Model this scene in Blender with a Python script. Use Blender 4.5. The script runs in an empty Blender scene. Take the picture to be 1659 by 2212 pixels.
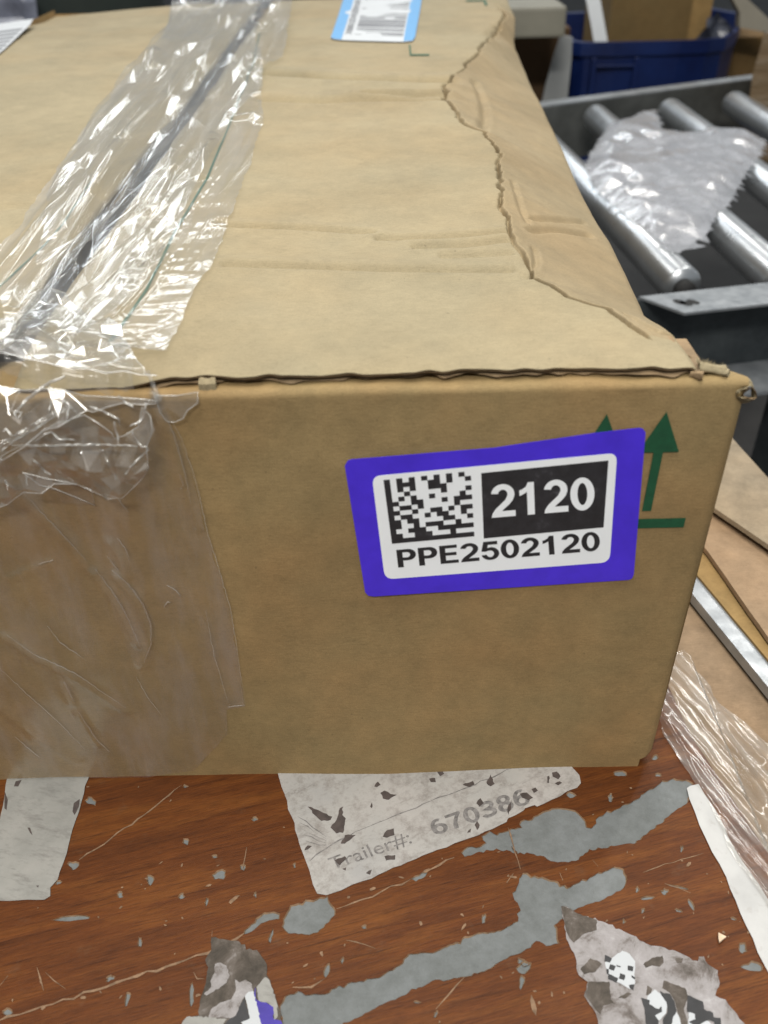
import bpy, bmesh, math, random
import numpy as np
from mathutils import Vector, Matrix
from mathutils.geometry import delaunay_2d_cdt

S = bpy.context.scene
COL = S.collection
random.seed(7)
RNG = np.random.RandomState(11)

# ------------------------------------------------------------------ camera
FPX = 1880.0                       # focal length for a picture 1659 x 2212
PITCH, ROLL = math.radians(36.8), math.radians(1.37)
CAM = np.array([0.0, -0.30, 0.4033])
cF = np.array([0, math.cos(PITCH), -math.sin(PITCH)])
cR = np.array([1.0, 0, 0])
cU = np.array([0, math.sin(PITCH), math.cos(PITCH)])
camd = bpy.data.cameras.new('camera')
camo = bpy.data.objects.new('camera', camd)
COL.objects.link(camo)
xr = math.cos(ROLL) * cR - math.sin(ROLL) * cU
yr = math.sin(ROLL) * cR + math.cos(ROLL) * cU
camo.matrix_world = Matrix(((xr[0], yr[0], -cF[0], CAM[0]), (xr[1], yr[1], -cF[1], CAM[1]),
                            (xr[2], yr[2], -cF[2], CAM[2]), (0, 0, 0, 1)))
camd.sensor_fit = 'VERTICAL'
camd.sensor_height = 36.0
camd.sensor_width = 27.0
camd.lens = FPX / 2212 * 36.0
camd.clip_start = 0.01
camd.clip_end = 100
camd.dof.use_dof = True
camd.dof.focus_distance = 0.47
camd.dof.aperture_fstop = 9.0
S.camera = camo

# ------------------------------------------------------------------ light (indoor hall, ceiling tubes plus added unseen lamps)
W = bpy.data.worlds.new('World')
S.world = W
W.use_nodes = True
W.node_tree.nodes['Background'].inputs[0].default_value = (0.86, 0.94, 1.0, 1)
W.node_tree.nodes['Background'].inputs[1].default_value = 0.30


def area(name, loc, size, power, target=(0, .3, 0), col=(1.0, 0.965, 0.90)):
    d = bpy.data.lights.new(name, 'AREA')
    d.shape = 'RECTANGLE'
    d.size, d.size_y = size
    d.energy = power
    d.color = col
    o = bpy.data.objects.new(name, d)
    COL.objects.link(o)
    o.location = loc
    o.rotation_euler = (Vector(target) - Vector(loc)).to_track_quat('-Z', 'Y').to_euler()
    return o


area('ceiling_or_fill_lamp', (-0.05, -0.05, 1.9), (0.30, 1.3), 30, (0.0, 0.05, 0))
area('ceiling_or_fill_lamp', (-0.35, -2.2, 2.7), (1.4, 0.25), 82, (0, 0, .1))  # added fill behind the camera, unseen, brightens box front and label
area('ceiling_or_fill_lamp', (-1.3, 2.3, 3.0), (0.16, 1.5), 26, (0, .6, 0))
area('ceiling_or_fill_lamp', (1.7, 2.4, 3.0), (0.16, 2.4), 40, (.5, 1.0, 0))  # unseen tube, added so the rollers have something bright to reflect
area('ceiling_or_fill_lamp', (0.5, 4.2, 3.3), (0.16, 1.4), 24, (0, .6, 0))
area('ceiling_or_fill_lamp', (-0.9, 5.0, 3.3), (1.4, 0.16), 22, (0, .6, 0), (0.92, 0.97, 1.0))
area('ceiling_or_fill_lamp', (0.3, 8.0, 3.4), (2.4, 0.25), 30, (0, .6, 0), (0.92, 0.97, 1.0))  # unseen far lamp, added for highlights on the tape
area('ceiling_or_fill_lamp', (-2.6, 7.0, 3.4), (2.4, 0.25), 30, (0, .6, 0), (0.92, 0.97, 1.0))  # second low far lamp, added for more glints in the tape
S.view_settings.view_transform = 'Standard'
S.view_settings.look = 'None'
S.view_settings.gamma = 1
S.view_settings.exposure = 0
S.cycles.max_bounces = 10
S.cycles.transparent_max_bounces = 24
S.cycles.caustics_reflective = False
S.cycles.caustics_refractive = False


# ------------------------------------------------------------------ geometry helpers
def ray(px, py):
    u = (px - 829.5) / FPX
    v = -(py - 1106) / FPX
    a = u * math.cos(ROLL) + v * math.sin(ROLL)
    b = -u * math.sin(ROLL) + v * math.cos(ROLL)
    return cF + a * cR + b * cU


def at(px, py, Y=None, Z=None, X=None):
    """point of the photograph -> point on the plane Y=, Z= or X="""
    d = ray(px, py)
    ax, val = (1, Y) if Y is not None else ((2, Z) if Z is not None else (0, X))
    return CAM + (val - CAM[ax]) / d[ax] * d


CROP = dict(A=(0, 1590.97, .36377), B=(548.6, 1590.97, .36377), C=(1097.2, 1590.97, .33863),
            D=(493.75, 0, .39683), E=(1042.4, 384.0, .3717), F=(1042.4, 0, .3717), G=(0, 548.6, .29762),
            H=(0, 768.1, .39676), L=(713.2, 822.9, .57011), M=(795.5, 976.5, .16534), N=(1316.7, 1042.4, .34719),
            P=(0, 0, .39683), Q=(0, 438.9, .39683), S=(384.0, 1975.0, .16534), T=(1206.9, 1947.6, .27249),
            V=(274.3, 740.6, .4299), W=(932.6, 713.2, .43783), Z=(1415.4, 713.2, .19836), Y=(702.2, 0, .26455),
            R=(1152.1, 0, .30556))


def cv(crop, pts):
    x0, y0, s = CROP[crop]
    return [(x0 + x * s, y0 + y * s) for x, y in pts]


def flat(pts, Z):
    """pixel outline -> outline on the level Z (x, y)"""
    return [tuple(at(px, py, Z=Z)[:2]) for px, py in pts]


def upright(pts, Y=0.0):
    """pixel outline -> outline on the front plane (x, z)"""
    return [tuple(at(px, py, Y=Y)[[0, 2]]) for px, py in pts]


def _h(ix, iy, seed):
    n = (ix * 374761393 + iy * 668265263 + seed * 974711) & 0x7fffffff
    n = ((n ^ (n >> 13)) * 1274126177) & 0x7fffffff
    return ((n ^ (n >> 16)) & 0xffff) / 65535.0


def vn(x, y, seed=0):
    """smooth value noise, -1..1"""
    x = np.asarray(x, float); y = np.asarray(y, float)
    ix = np.floor(x).astype(np.int64); iy = np.floor(y).astype(np.int64)
    fx = x - ix; fy = y - iy
    fx = fx * fx * (3 - 2 * fx); fy = fy * fy * (3 - 2 * fy)
    a = _h(ix, iy, seed); b = _h(ix + 1, iy, seed); c = _h(ix, iy + 1, seed); d = _h(ix + 1, iy + 1, seed)
    return 2 * ((a * (1 - fx) + b * fx) * (1 - fy) + (c * (1 - fx) + d * fx) * fy) - 1


def fbm(x, y, seed=0, o=3):
    r = 0; a = 1.0
    for i in range(o):
        r = r + a * vn(x * 2 ** i, y * 2 ** i, seed + i * 17)
        a *= .5
    return r


def tri(t):
    t = t - np.floor(t)
    return 1 - 4 * np.abs(t - .5)


def crumple(x, y, n, wl, seed, ang=(0, math.pi), warp=.3):
    """sum of triangle folds in random directions: flat facets between sharp creases"""
    r = np.random.RandomState(seed)
    h = 0
    wx = x + warp * wl * vn(x / wl * .8, y / wl * .8, seed + 3)
    wy = y + warp * wl * vn(x / wl * .8, y / wl * .8, seed + 5)
    for i in range(n):
        a = r.uniform(*ang); w = wl * r.uniform(.5, 1.7)
        h = h + w / wl * tri((wx * math.cos(a) + wy * math.sin(a)) / w + r.rand())
    return h / n


def pdist(x, y, pl):
    """distance to a polyline"""
    best = np.full(np.shape(x), 1e9)
    for (x0, y0), (x1, y1) in zip(pl[:-1], pl[1:]):
        dx, dy = x1 - x0, y1 - y0
        t = np.clip(((x - x0) * dx + (y - y0) * dy) / (dx * dx + dy * dy + 1e-12), 0, 1)
        best = np.minimum(best, np.hypot(x - x0 - t * dx, y - y0 - t * dy))
    return best


def inside(x, y, poly):
    c = np.zeros(np.shape(x), bool)
    n = len(poly)
    for i in range(n):
        x0, y0 = poly[i]; x1, y1 = poly[(i + 1) % n]
        if y0 == y1:
            continue
        c ^= ((y0 > y) != (y1 > y)) & (x < (x1 - x0) * (y - y0) / (y1 - y0) + x0)
    return c


def densify(poly, step, jag=0.0, closed=True, seed=1):
    r = np.random.RandomState(seed)
    out = []
    n = len(poly)
    for i in range(n if closed else n - 1):
        a = np.array(poly[i]); b = np.array(poly[(i + 1) % n])
        L = np.hypot(*(b - a)); k = max(1, int(L / step))
        nrm = np.array([-(b - a)[1], (b - a)[0]]) / (L + 1e-9)
        for j in range(k):
            p = a + (b - a) * j / k
            if jag and j:
                p = p + nrm * r.normal(0, jag)
            out.append((float(p[0]), float(p[1])))
    if not closed:
        out.append(tuple(poly[-1]))
    return out


def mesh(name, verts, faces, mat=None, parent=None, smooth=False, kind=None, label=None):
    me = bpy.data.meshes.new(name)
    me.from_pydata([tuple(map(float, v)) for v in verts], [], [tuple(map(int, f)) for f in faces])
    me.update()
    if smooth:
        me.polygons.foreach_set('use_smooth', [True] * len(me.polygons))
    o = bpy.data.objects.new(name, me)
    COL.objects.link(o)
    if mat:
        for m in (mat if isinstance(mat, (list, tuple)) else [mat]):
            me.materials.append(m)
    if parent:
        o.parent = parent
        p = parent; off = Vector((0, 0, 0))
        while p:
            off -= p.location
            p = p.parent
        o.location = off
    if kind: o['kind'] = kind
    if label: o['label'] = label
    return o


def grid(name, P, mat, parent=None, smooth=True, **k):
    """P: array (rows, cols, 3)"""
    r, c = P.shape[:2]
    idx = np.arange(r * c).reshape(r, c)
    f = np.stack([idx[:-1, :-1], idx[:-1, 1:], idx[1:, 1:], idx[1:, :-1]], -1).reshape(-1, 4)
    return mesh(name, P.reshape(-1, 3), f, mat, parent, smooth, **k)


def thing(name, loc, label, cat, group=None):
    o = bpy.data.objects.new(name, None)
    COL.objects.link(o)
    o.location = loc
    o['label'] = label; o['category'] = cat
    if group: o['group'] = group
    return o


def tag(o, label, cat, group=None):
    o['label'] = label; o['category'] = cat
    if group: o['group'] = group
    return o


def tri2d(poly, holes=(), step=None, extra=None):
    """2-D triangulation of a polygon with holes and optional interior points"""
    vs = []; es = []
    for loop in [poly] + list(holes):
        b = len(vs)
        vs += [Vector(p) for p in loop]
        es += [(b + i, b + (i + 1) % len(loop)) for i in range(len(loop))]
    if step:
        a = np.array(poly); lo = a.min(0); hi = a.max(0)
        gx, gy = np.meshgrid(np.arange(lo[0] + step / 2, hi[0], step), np.arange(lo[1] + step / 2, hi[1], step))
        gx = gx + (np.arange(gx.shape[0]) % 2)[:, None] * step * .5
        gx = gx.ravel(); gy = gy.ravel()
        m = inside(gx, gy, poly) & (pdist(gx, gy, list(poly) + [poly[0]]) > step * .45)
        vs += [Vector((float(p), float(q))) for p, q in zip(gx[m], gy[m])]
    ov, oe, of, _, _, _ = delaunay_2d_cdt(vs, es, [], 0, 1e-7)
    V = np.array([(v.x, v.y) for v in ov]); Fc = np.array([f for f in of if len(f) == 3])
    c = V[Fc].mean(1)
    m = inside(c[:, 0], c[:, 1], poly)
    for h in holes:
        m &= ~inside(c[:, 0], c[:, 1], h)
    return V, Fc[m]


def sheet(name, poly, mat, parent, z=0.0, th=0.0003, vertical=False, smooth=False, **k):
    """thin solid sheet on the table level (or on the front plane, poly in x, z)"""
    V, Fc = tri2d(poly)
    n = len(V); e = {}
    for f in Fc:
        for a, b in ((f[0], f[1]), (f[1], f[2]), (f[2], f[0])):
            e[(a, b)] = 1
    zz = z(V[:, 0], V[:, 1]) if callable(z) else np.full(n, z)
    s = th
    if vertical:
        top = np.c_[V[:, 0], zz - s, V[:, 1]]; bot = np.c_[V[:, 0], zz, V[:, 1]]
    else:
        top = np.c_[V[:, 0], V[:, 1], zz + s]; bot = np.c_[V[:, 0], V[:, 1], zz]
    faces = [tuple(f) for f in Fc]
    for (a, b) in e:
        if (b, a) not in e:
            faces.append((b, a, a + n, b + n))
    return mesh(name, np.r_[top, bot], faces, mat, parent, smooth, **k)


def film(name, poly, step, fn, mat, parent, smooth=False, **k):
    """free-form sheet: fn(u, v) -> array of 3-D points"""
    V, Fc = tri2d(poly, step=step)
    return mesh(name, fn(V[:, 0], V[:, 1]), Fc, mat, parent, smooth, **k)


def box(name, lo, hi, mat, parent=None, bev=0.002, M=None, **k):
    bm = bmesh.new()
    bmesh.ops.create_cube(bm, size=1)
    lo = Vector(lo); hi = Vector(hi)
    for v in bm.verts:
        v.co = Vector([(lo[i] + hi[i]) / 2 + v.co[i] * (hi[i] - lo[i]) for i in range(3)])
    if bev:
        bmesh.ops.bevel(bm, geom=bm.edges[:], offset=bev, segments=2, affect='EDGES', profile=.6)
    if M is not None:
        bmesh.ops.transform(bm, matrix=M, verts=bm.verts)
    V = [v.co.copy() for v in bm.verts]; bm.verts.index_update()
    Fc = [[v.index for v in f.verts] for f in bm.faces]
    bm.free()
    return mesh(name, V, Fc, mat, parent, **k)


def tube(name, pts, rad, mat, parent=None, n=12, caps=True, wob=0, **k):
    pts = [Vector(p) for p in pts]
    V = []; Fc = []
    for i, p in enumerate(pts):
        t = (pts[min(i + 1, len(pts) - 1)] - pts[max(i - 1, 0)]).normalized()
        up = Vector((0, 0, 1)) if abs(t.z) < .9 else Vector((1, 0, 0))
        a = t.cross(up).normalized(); b = t.cross(a)
        r = rad[i] if isinstance(rad, (list, tuple)) else rad
        for j in range(n):
            w = 2 * math.pi * j / n
            rr = r * (1 + wob * random.uniform(-1, 1))
            V.append(p + a * math.cos(w) * rr + b * math.sin(w) * rr)
    for i in range(len(pts) - 1):
        for j in range(n):
            Fc.append((i * n + j, i * n + (j + 1) % n, (i + 1) * n + (j + 1) % n, (i + 1) * n + j))
    if caps:
        Fc.append(tuple(range(n))[::-1])
        Fc.append(tuple((len(pts) - 1) * n + j for j in range(n)))
    return mesh(name, V, Fc, mat, parent, smooth=True, **k)


def facets(name, poly, step, fn, mat, parent, seed=1, bev=.0003, rim=None, soft=False, **k):
    """crumpled film: large flat facets with narrow rounded creases. fn(u, v, r) -> 3-D points, r random -1..1"""
    r = np.random.RandomState(seed)
    V, Fc = tri2d(poly, step=step)
    nb = len(poly)
    jit = r.uniform(-.36, .36, V.shape) * step
    on = pdist(V[:, 0], V[:, 1], list(poly) + [poly[0]]) < step * .1
    jit[on] = 0
    P = fn(V[:, 0] + jit[:, 0], V[:, 1] + jit[:, 1], r.uniform(-1, 1, len(V)))
    bm = bmesh.new()
    vs = [bm.verts.new(tuple(map(float, p))) for p in P]
    for f in Fc:
        try: bm.faces.new([vs[i] for i in f])
        except ValueError: pass
    for v in [v for v in bm.verts if not v.link_faces]: bm.verts.remove(v)
    ed = [e for e in bm.edges if len(e.link_faces) == 2]
    bmesh.ops.bevel(bm, geom=ed, offset=bev, segments=2, affect='EDGES', profile=.5)
    bm.verts.index_update()
    Vo = [v.co.copy() for v in bm.verts]; Fo = [[v.index for v in f.verts] for f in bm.faces]
    bm.free()
    o = mesh(name, Vo, Fo, mat, parent, smooth=soft, **k)
    if rim:
        tube('tape_edge_glint', [tuple(p) for p in P[:nb]] + [tuple(P[0])], .00022, rim, o, n=5, caps=False)  # brighter tube paints the light caught by the cut tape edge
    return o


def text_xy(s, bold=0.0, spacing=1.0):
    """letters as a flat triangulated outline scaled to 0..1 x 0..1"""
    c = bpy.data.curves.new('lettering', 'FONT')
    c.body = s; c.offset = bold; c.space_character = spacing; c.resolution_u = 6
    o = bpy.data.objects.new('lettering', c)
    COL.objects.link(o)
    bpy.context.view_layer.update()
    dg = bpy.context.evaluated_depsgraph_get()
    me = bpy.data.meshes.new_from_object(o.evaluated_get(dg))
    V = np.array([v.co[:2] for v in me.vertices]); Fc = [tuple(p.vertices) for p in me.polygons]
    bpy.data.objects.remove(o); bpy.data.curves.remove(c); bpy.data.meshes.remove(me)
    lo = V.min(0); hi = V.max(0)
    return (V - lo) / (hi - lo), Fc


# ---- bold grotesque letters drawn as outlines (unit: cap height 100)
def _arc(cx, cy, rx, ry, a0, a1, n=14):
    return [(cx + rx * math.cos(math.radians(a0 + (a1 - a0) * i / n)), cy + ry * math.sin(math.radians(a0 + (a1 - a0) * i / n))) for i in range(n + 1)]


def _stroke(path, w):
    """constant-width stroke with mitred joints as one outline"""
    P = [np.array(p, float) for p in path]
    L_, R_ = [], []
    for i, p in enumerate(P):
        d1 = P[i] - P[i - 1] if i else P[1] - P[0]
        d2 = P[i + 1] - P[i] if i < len(P) - 1 else d1
        d1 = d1 / np.linalg.norm(d1); d2 = d2 / np.linalg.norm(d2)
        n1 = np.array([-d1[1], d1[0]]); n2 = np.array([-d2[1], d2[0]])
        m = (n1 + n2) / max(.35, 1 + n1.dot(n2))
        L_.append(tuple(p + m * w / 2)); R_.append(tuple(p - m * w / 2))
    return L_ + R_[::-1]


def glyph(ch):
    """list of (outline, holes), advance"""
    w = 19.0
    if ch == '0': return [(_arc(34, 50, 32, 51, 0, 350, 34), [_arc(34, 50, 13, 34, 0, 350, 34)])], 70
    if ch == '1': return [([(28, 0), (47, 0), (47, 100), (31, 100), (26, 88), (16, 80), (8, 77), (8, 60), (19, 65), (28, 71)], [])], 70
    if ch == '2':
        out = _arc(34, 69, 31, 32, 172, -12, 18) + [(60, 50), (50, 37), (38, 26), (30, 18), (66, 18), (66, 0), (2, 0), (5, 12), (13, 25), (28, 40), (40, 52)] + _arc(34, 69, 12.5, 15, -20, 170, 12)
        return [(out, [])], 70
    if ch == '5':
        out = [(14, 100), (62, 100), (62, 82), (29, 82), (26, 65), (38, 68)] + _arc(35, 34, 31, 35, 82, -170, 22) + [(22, 29)] + _arc(35, 33, 13, 18, -165, 95, 14) + [(26, 49), (20, 46), (5, 48)]
        return [(out, [])], 70
    if ch == 'P':
        out = [(5, 0), (25, 0), (25, 37), (40, 37)] + _arc(44, 68.5, 27, 31.5, -90, 90, 14) + [(5, 100)]
        return [(out, [[(25, 54), (38, 54)] + _arc(40, 68.5, 11, 14.5, -90, 90, 10) + [(25, 83)]])], 74
    if ch == 'E': return [([(5, 0), (68, 0), (68, 17), (25, 17), (25, 43), (63, 43), (63, 60), (25, 60), (25, 83), (66, 83), (66, 100), (5, 100)], [])], 74
    if ch == '7': return [([(3, 100), (66, 100), (66, 86), (50, 62), (40, 35), (36, 0), (17, 0), (21, 30), (31, 58), (44, 82), (3, 82)], [])], 70
    if ch == '6':
        return [(_arc(35, 33, 32, 34, 0, 350, 30), [_arc(35, 32, 13, 18, 0, 350, 20)]), (_stroke(_arc(36, 46, 24.5, 45, 195, 62, 16), 17), [])], 70
    if ch == '3': return [(_stroke(_arc(33, 73, 22, 19, 165, -60, 14) + [(32, 52)] + _arc(33, 28, 24, 20, 62, -165, 16), 18), [])], 70
    if ch == '8': return [(_arc(35, 73, 28, 28, 0, 350, 26), [_arc(35, 73, 10, 12, 0, 350, 16)]), (_arc(35, 29, 32, 30, 0, 350, 26), [_arc(35, 28, 12, 14, 0, 350, 16)])], 70
    if ch == '#': return [(_stroke([(12, 0), (26, 100)], 9), []), (_stroke([(38, 0), (52, 100)], 9), []), (_stroke([(0, 34), (62, 34)], 9), []), (_stroke([(3, 66), (65, 66)], 9), [])], 68
    return [], 36


def letters_xy(s):
    V = []; Fc = []; Dz = []; x = 0
    for ch in s:
        g, adv = glyph(ch)
        for q, (out, hol) in enumerate(g):
            v, f = tri2d(out, hol)
            b = len(V)
            V += [(x + p[0], p[1]) for p in v]; Dz += [q * .00002] * len(v)
            Fc += [tuple(int(j) + b for j in t) for t in f]
        x += adv
    V = np.array(V); lo = V.min(0); hi = V.max(0)
    return (V - lo) / (hi - lo), Fc, np.array(Dz)


def bil(q, s, t):
    """quad TL, TR, BR, BL ; s right, t up"""
    q = [np.array(p, float) for p in q]
    s = np.asarray(s)[..., None]; t = np.asarray(t)[..., None]
    return (q[0] * (1 - s) + q[1] * s) * t + (q[3] * (1 - s) + q[2] * s) * (1 - t)


# ------------------------------------------------------------------ material helpers
class NT:
    def __init__(self, name):
        self.m = bpy.data.materials.new(name)
        self.m.use_nodes = True
        self.t = self.m.node_tree
        self.n = self.t.nodes
        self.b = self.n['Principled BSDF']
        self.out = self.n['Material Output']
        self._co = None

    def co(self):
        if not self._co:
            self._co = self.n.new('ShaderNodeTexCoord')
        return self._co.outputs['Object']

    def L(self, a, b):
        self.t.links.new(a, b)

    def noise(self, scale, detail=4, rough=.55, stretch=None, rot=0, dist=0):
        nd = self.n.new('ShaderNodeTexNoise')
        nd.inputs['Scale'].default_value = scale
        nd.inputs['Detail'].default_value = detail
        nd.inputs['Roughness'].default_value = rough
        nd.inputs['Distortion'].default_value = dist
        mp = self.n.new('ShaderNodeMapping')
        if stretch: mp.inputs['Scale'].default_value = stretch
        src = self.co()
        if rot:
            m0 = self.n.new('ShaderNodeMapping'); m0.inputs['Rotation'].default_value = (0, 0, rot)
            self.L(src, m0.inputs[0]); src = m0.outputs[0]
        self.L(src, mp.inputs[0]); self.L(mp.outputs[0], nd.inputs['Vector'])
        return nd.outputs['Fac']

    def ramp(self, fac, stops):
        r = self.n.new('ShaderNodeValToRGB')
        el = r.color_ramp.elements
        while len(el) < len(stops): el.new(.5)
        for e, (p, c) in zip(el, stops):
            e.position = p
            e.color = (*c, 1) if len(c) == 3 else c
        self.L(fac, r.inputs[0])
        return r.outputs[0]

    def mix(self, fac, a, b, mode='MIX'):
        m = self.n.new('ShaderNodeMix'); m.data_type = 'RGBA'; m.blend_type = mode
        for s, v in ((m.inputs[0], fac), (m.inputs[6], a), (m.inputs[7], b)):
            if isinstance(v, (int, float)): s.default_value = v
            elif isinstance(v, tuple): s.default_value = (*v, 1) if len(v) == 3 else v
            else: self.L(v, s)
        return m.outputs[2]

    def math(self, op, a, b=None, clamp=False):
        m = self.n.new('ShaderNodeMath'); m.operation = op; m.use_clamp = clamp
        for s, v in zip(m.inputs, (a, b)):
            if v is None: continue
            if isinstance(v, (int, float)): s.default_value = v
            else: self.L(v, s)
        return m.outputs[0]

    def color(self, v):
        s = self.b.inputs['Base Color']
        if isinstance(v, tuple): s.default_value = (*v, 1)
        else: self.L(v, s)

    def set(self, **k):
        for a, v in k.items():
            s = self.b.inputs[a.replace('_', ' ')]
            if isinstance(v, (int, float)): s.default_value = v
            else: self.L(v, s)
        return self

    def bump(self, h, strength=.3, dist=.001):
        b = self.n.new('ShaderNodeBump')
        b.inputs['Strength'].default_value = strength
        b.inputs['Distance'].default_value = dist
        self.L(h, b.inputs['Height'])
        self.L(b.outputs[0], self.b.inputs['Normal'])
        return b.outputs[0]


def lin(r, g, b):
    return tuple(((c / 255) / 12.92 if c / 255 < .04045 else ((c / 255 + .055) / 1.055) ** 2.4) for c in (r, g, b))


def plain(name, col, rough=.6, metal=0, var=.12, scale=60, bump=.1):
    k = NT(name)
    n = k.noise(scale, 4)
    a = tuple(c * (1 - var) for c in col); b = tuple(min(1, c * (1 + var)) for c in col)
    k.color(k.ramp(n, [(.3, a), (.7, b)]))
    k.set(Roughness=rough, Metallic=metal)
    if bump: k.bump(k.noise(scale * 8, 3), bump, .0006)
    return k.m


def cardboard(name, base, warm=None, var=.10, stretch=(1, 6, 6)):
    k = NT(name)
    warm = warm or tuple(c * f for c, f in zip(base, (1.0, .93, .85)))
    big = k.noise(7, 4, .6)
    c = k.mix(k.math('MULTIPLY', k.ramp(big, [(.40, (0, 0, 0)), (.66, (1, 1, 1))]), .8), base, warm)
    sm = k.noise(11, 6, .7)
    c = k.mix(1, c, k.ramp(sm, [(.30, (.82, .83, .83)), (.58, (1, 1, 1))]), 'MULTIPLY')
    cloud = k.noise(55, 5, .7)
    c = k.mix(1, c, k.ramp(cloud, [(.3, (1 - var,) * 3), (.7, (1 + var * .6,) * 3)]), 'MULTIPLY')
    fib = k.noise(260, 5, .7, stretch)
    c = k.mix(1, c, k.ramp(fib, [(.28, (.86, .85, .83)), (.5, (1, 1, 1)), (.75, (1.10, 1.10, 1.09))]), 'MULTIPLY')
    fine = k.noise(1500, 2, .6)
    c = k.mix(1, c, k.ramp(fine, [(.3, (.90, .90, .89)), (.7, (1.08, 1.08, 1.08))]), 'MULTIPLY')
    sp = k.noise(420, 2, .5)
    c = k.mix(k.math('MULTIPLY', k.ramp(sp, [(.72, (0, 0, 0)), (.78, (1, 1, 1))]), .45), c, tuple(x * .35 for x in base))
    k.color(c)
    k.set(Roughness=.78, Specular_IOR_Level=.25)
    k.bump(k.math('ADD', fib, k.math('MULTIPLY', fine, .6)), .25, .0006)
    return k.m


def clear_film(name, haze=.10, tint=(.97, .97, .96), hazecol=(.86, .85, .84), rough=.07, base=.05, edge=.55,
               bump_scale=None, bump_strength=.3, patch=0.0, streak=None, srot=0):
    k = NT(name)
    k.n.remove(k.b)
    tr = k.n.new('ShaderNodeBsdfTransparent'); tr.inputs[0].default_value = (*tint, 1)
    gl = k.n.new('ShaderNodeBsdfGlossy'); gl.inputs['Roughness'].default_value = rough
    gl.inputs[0].default_value = (1, 1, 1, 1)
    df = k.n.new('ShaderNodeBsdfDiffuse'); df.inputs[0].default_value = (*hazecol, 1)
    lw = k.n.new('ShaderNodeLayerWeight'); lw.inputs[0].default_value = .5
    if bump_scale:
        b = k.n.new('ShaderNodeBump'); b.inputs['Strength'].default_value = bump_strength
        b.inputs['Distance'].default_value = .001
        k.L(k.noise(bump_scale, 3, .6, (1, .25, 1)), b.inputs['Height'])
        for s in (gl, lw): k.L(b.outputs[0], s.inputs['Normal'])
    p = k.math('POWER', lw.outputs['Facing'], 3.0)
    f = k.math('ADD', k.math('MULTIPLY', p, edge), base, clamp=True)
    m1 = k.n.new('ShaderNodeMixShader'); m2 = k.n.new('ShaderNodeMixShader')
    hz = haze
    if patch:
        n = k.noise(45, 5, .65, streak, srot)
        hz = k.math('ADD', haze, k.math('MULTIPLY', k.ramp(n, [(.42, (0, 0, 0)), (.72, (1, 1, 1))]), patch))
    if isinstance(hz, float): m1.inputs[0].default_value = hz
    else: k.L(hz, m1.inputs[0])
    k.L(tr.outputs[0], m1.inputs[1]); k.L(df.outputs[0], m1.inputs[2])
    k.L(f, m2.inputs[0]); k.L(m1.outputs[0], m2.inputs[1]); k.L(gl.outputs[0], m2.inputs[2])
    k.L(m2.outputs[0], k.out.inputs['Surface'])
    return k.m


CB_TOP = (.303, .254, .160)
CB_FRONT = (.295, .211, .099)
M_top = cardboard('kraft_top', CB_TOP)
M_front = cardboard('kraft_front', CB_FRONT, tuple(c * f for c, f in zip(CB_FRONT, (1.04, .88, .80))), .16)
k = M_front.node_tree
wv = k.nodes.new('ShaderNodeTexWave'); wv.inputs['Scale'].default_value = 21; wv.inputs['Distortion'].default_value = .6; wv.bands_direction = 'X'
tc = k.nodes.new('ShaderNodeTexCoord'); k.links.new(tc.outputs['Object'], wv.inputs['Vector'])
b2 = k.nodes.new('ShaderNodeBump'); b2.inputs['Strength'].default_value = .10; b2.inputs['Distance'].default_value = .0008
k.links.new(wv.outputs['Fac'], b2.inputs['Height'])
b1 = [n for n in k.nodes if n.type == 'BUMP' and n is not b2][0]
k.links.new(b2.outputs[0], b1.inputs['Normal'])
M_strip = cardboard('kraft_bent_liner', (.298, .236, .143), var=.12)
M_edge = cardboard('kraft_torn_edge', (.27, .19, .11), var=.3)
M_inner = cardboard('kraft_inner', (.2, .145, .085))
M_green = plain('green_print', lin(18, 74, 46), .7, var=.15, scale=300)
M_purple = plain('purple_label', lin(74, 51, 212), .33, var=.10, scale=70, bump=.06)
M_white = plain('label_white', (.87, .90, .92), .45, var=.03, scale=40, bump=.02)
M_purple2 = plain('worn_dimmed_purple', lin(58, 42, 150), .5, var=.2, scale=90, bump=.1)  # worn label purple in a darker copy, offsets strong light on the table
M_white2 = plain('sticker_white', (.47, .49, .51), .5, var=.05, scale=40, bump=.02)
k = NT('label_black')
k.color(k.ramp(k.noise(160, 6, .7), [(.35, (.018, .018, .02)), (.62, (.03, .03, .034)), (.8, (.11, .11, .12))]))
k.set(Roughness=.5)
M_black = k.m
M_ink = plain('label_ink', (.02, .02, .022), .55, var=.3, scale=200, bump=0)
M_sky = plain('label_sky_blue', lin(70, 140, 192), .5, var=.04, bump=.02)
M_tape = clear_film('clear_tape', .05, hazecol=(.56, .545, .525), patch=.22, base=.020, edge=.45, rough=.14, streak=(2.2, .16, 1))
M_hang = clear_film('torn_clear_tape', .05, hazecol=(.60, .57, .52), patch=.16, base=.11, edge=.75, rough=.13, streak=(1.5, 1, .8))
M_rim = clear_film('tape_glint', .35, hazecol=(.70, .68, .64), base=.15, edge=.6, rough=.2)  # bright haze stands in for light caught along tape edges and creases
M_tape_flat = clear_film('clear_tape_flat', .05, hazecol=(.50, .44, .40), patch=.20, base=.075, edge=.45, rough=.22, streak=(1.6, 1, .35))
M_wrap = clear_film('stretch_film', .08, patch=.34, hazecol=(.50, .47, .44), base=.033, edge=.55, rough=.16, streak=(2.4, .3, 1), srot=-.38)
M_loose = clear_film('loose_clear_tape', .02, hazecol=(.58, .56, .54), patch=.05, base=.018, edge=.45, rough=.14, streak=(2.2, .3, 1))
M_wisp = clear_film('tape_crease_glint', .16, hazecol=(.62, .57, .52), base=.06, edge=.5, rough=.25)  # whitish haze stands in for highlights along the tape wrinkles

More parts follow.
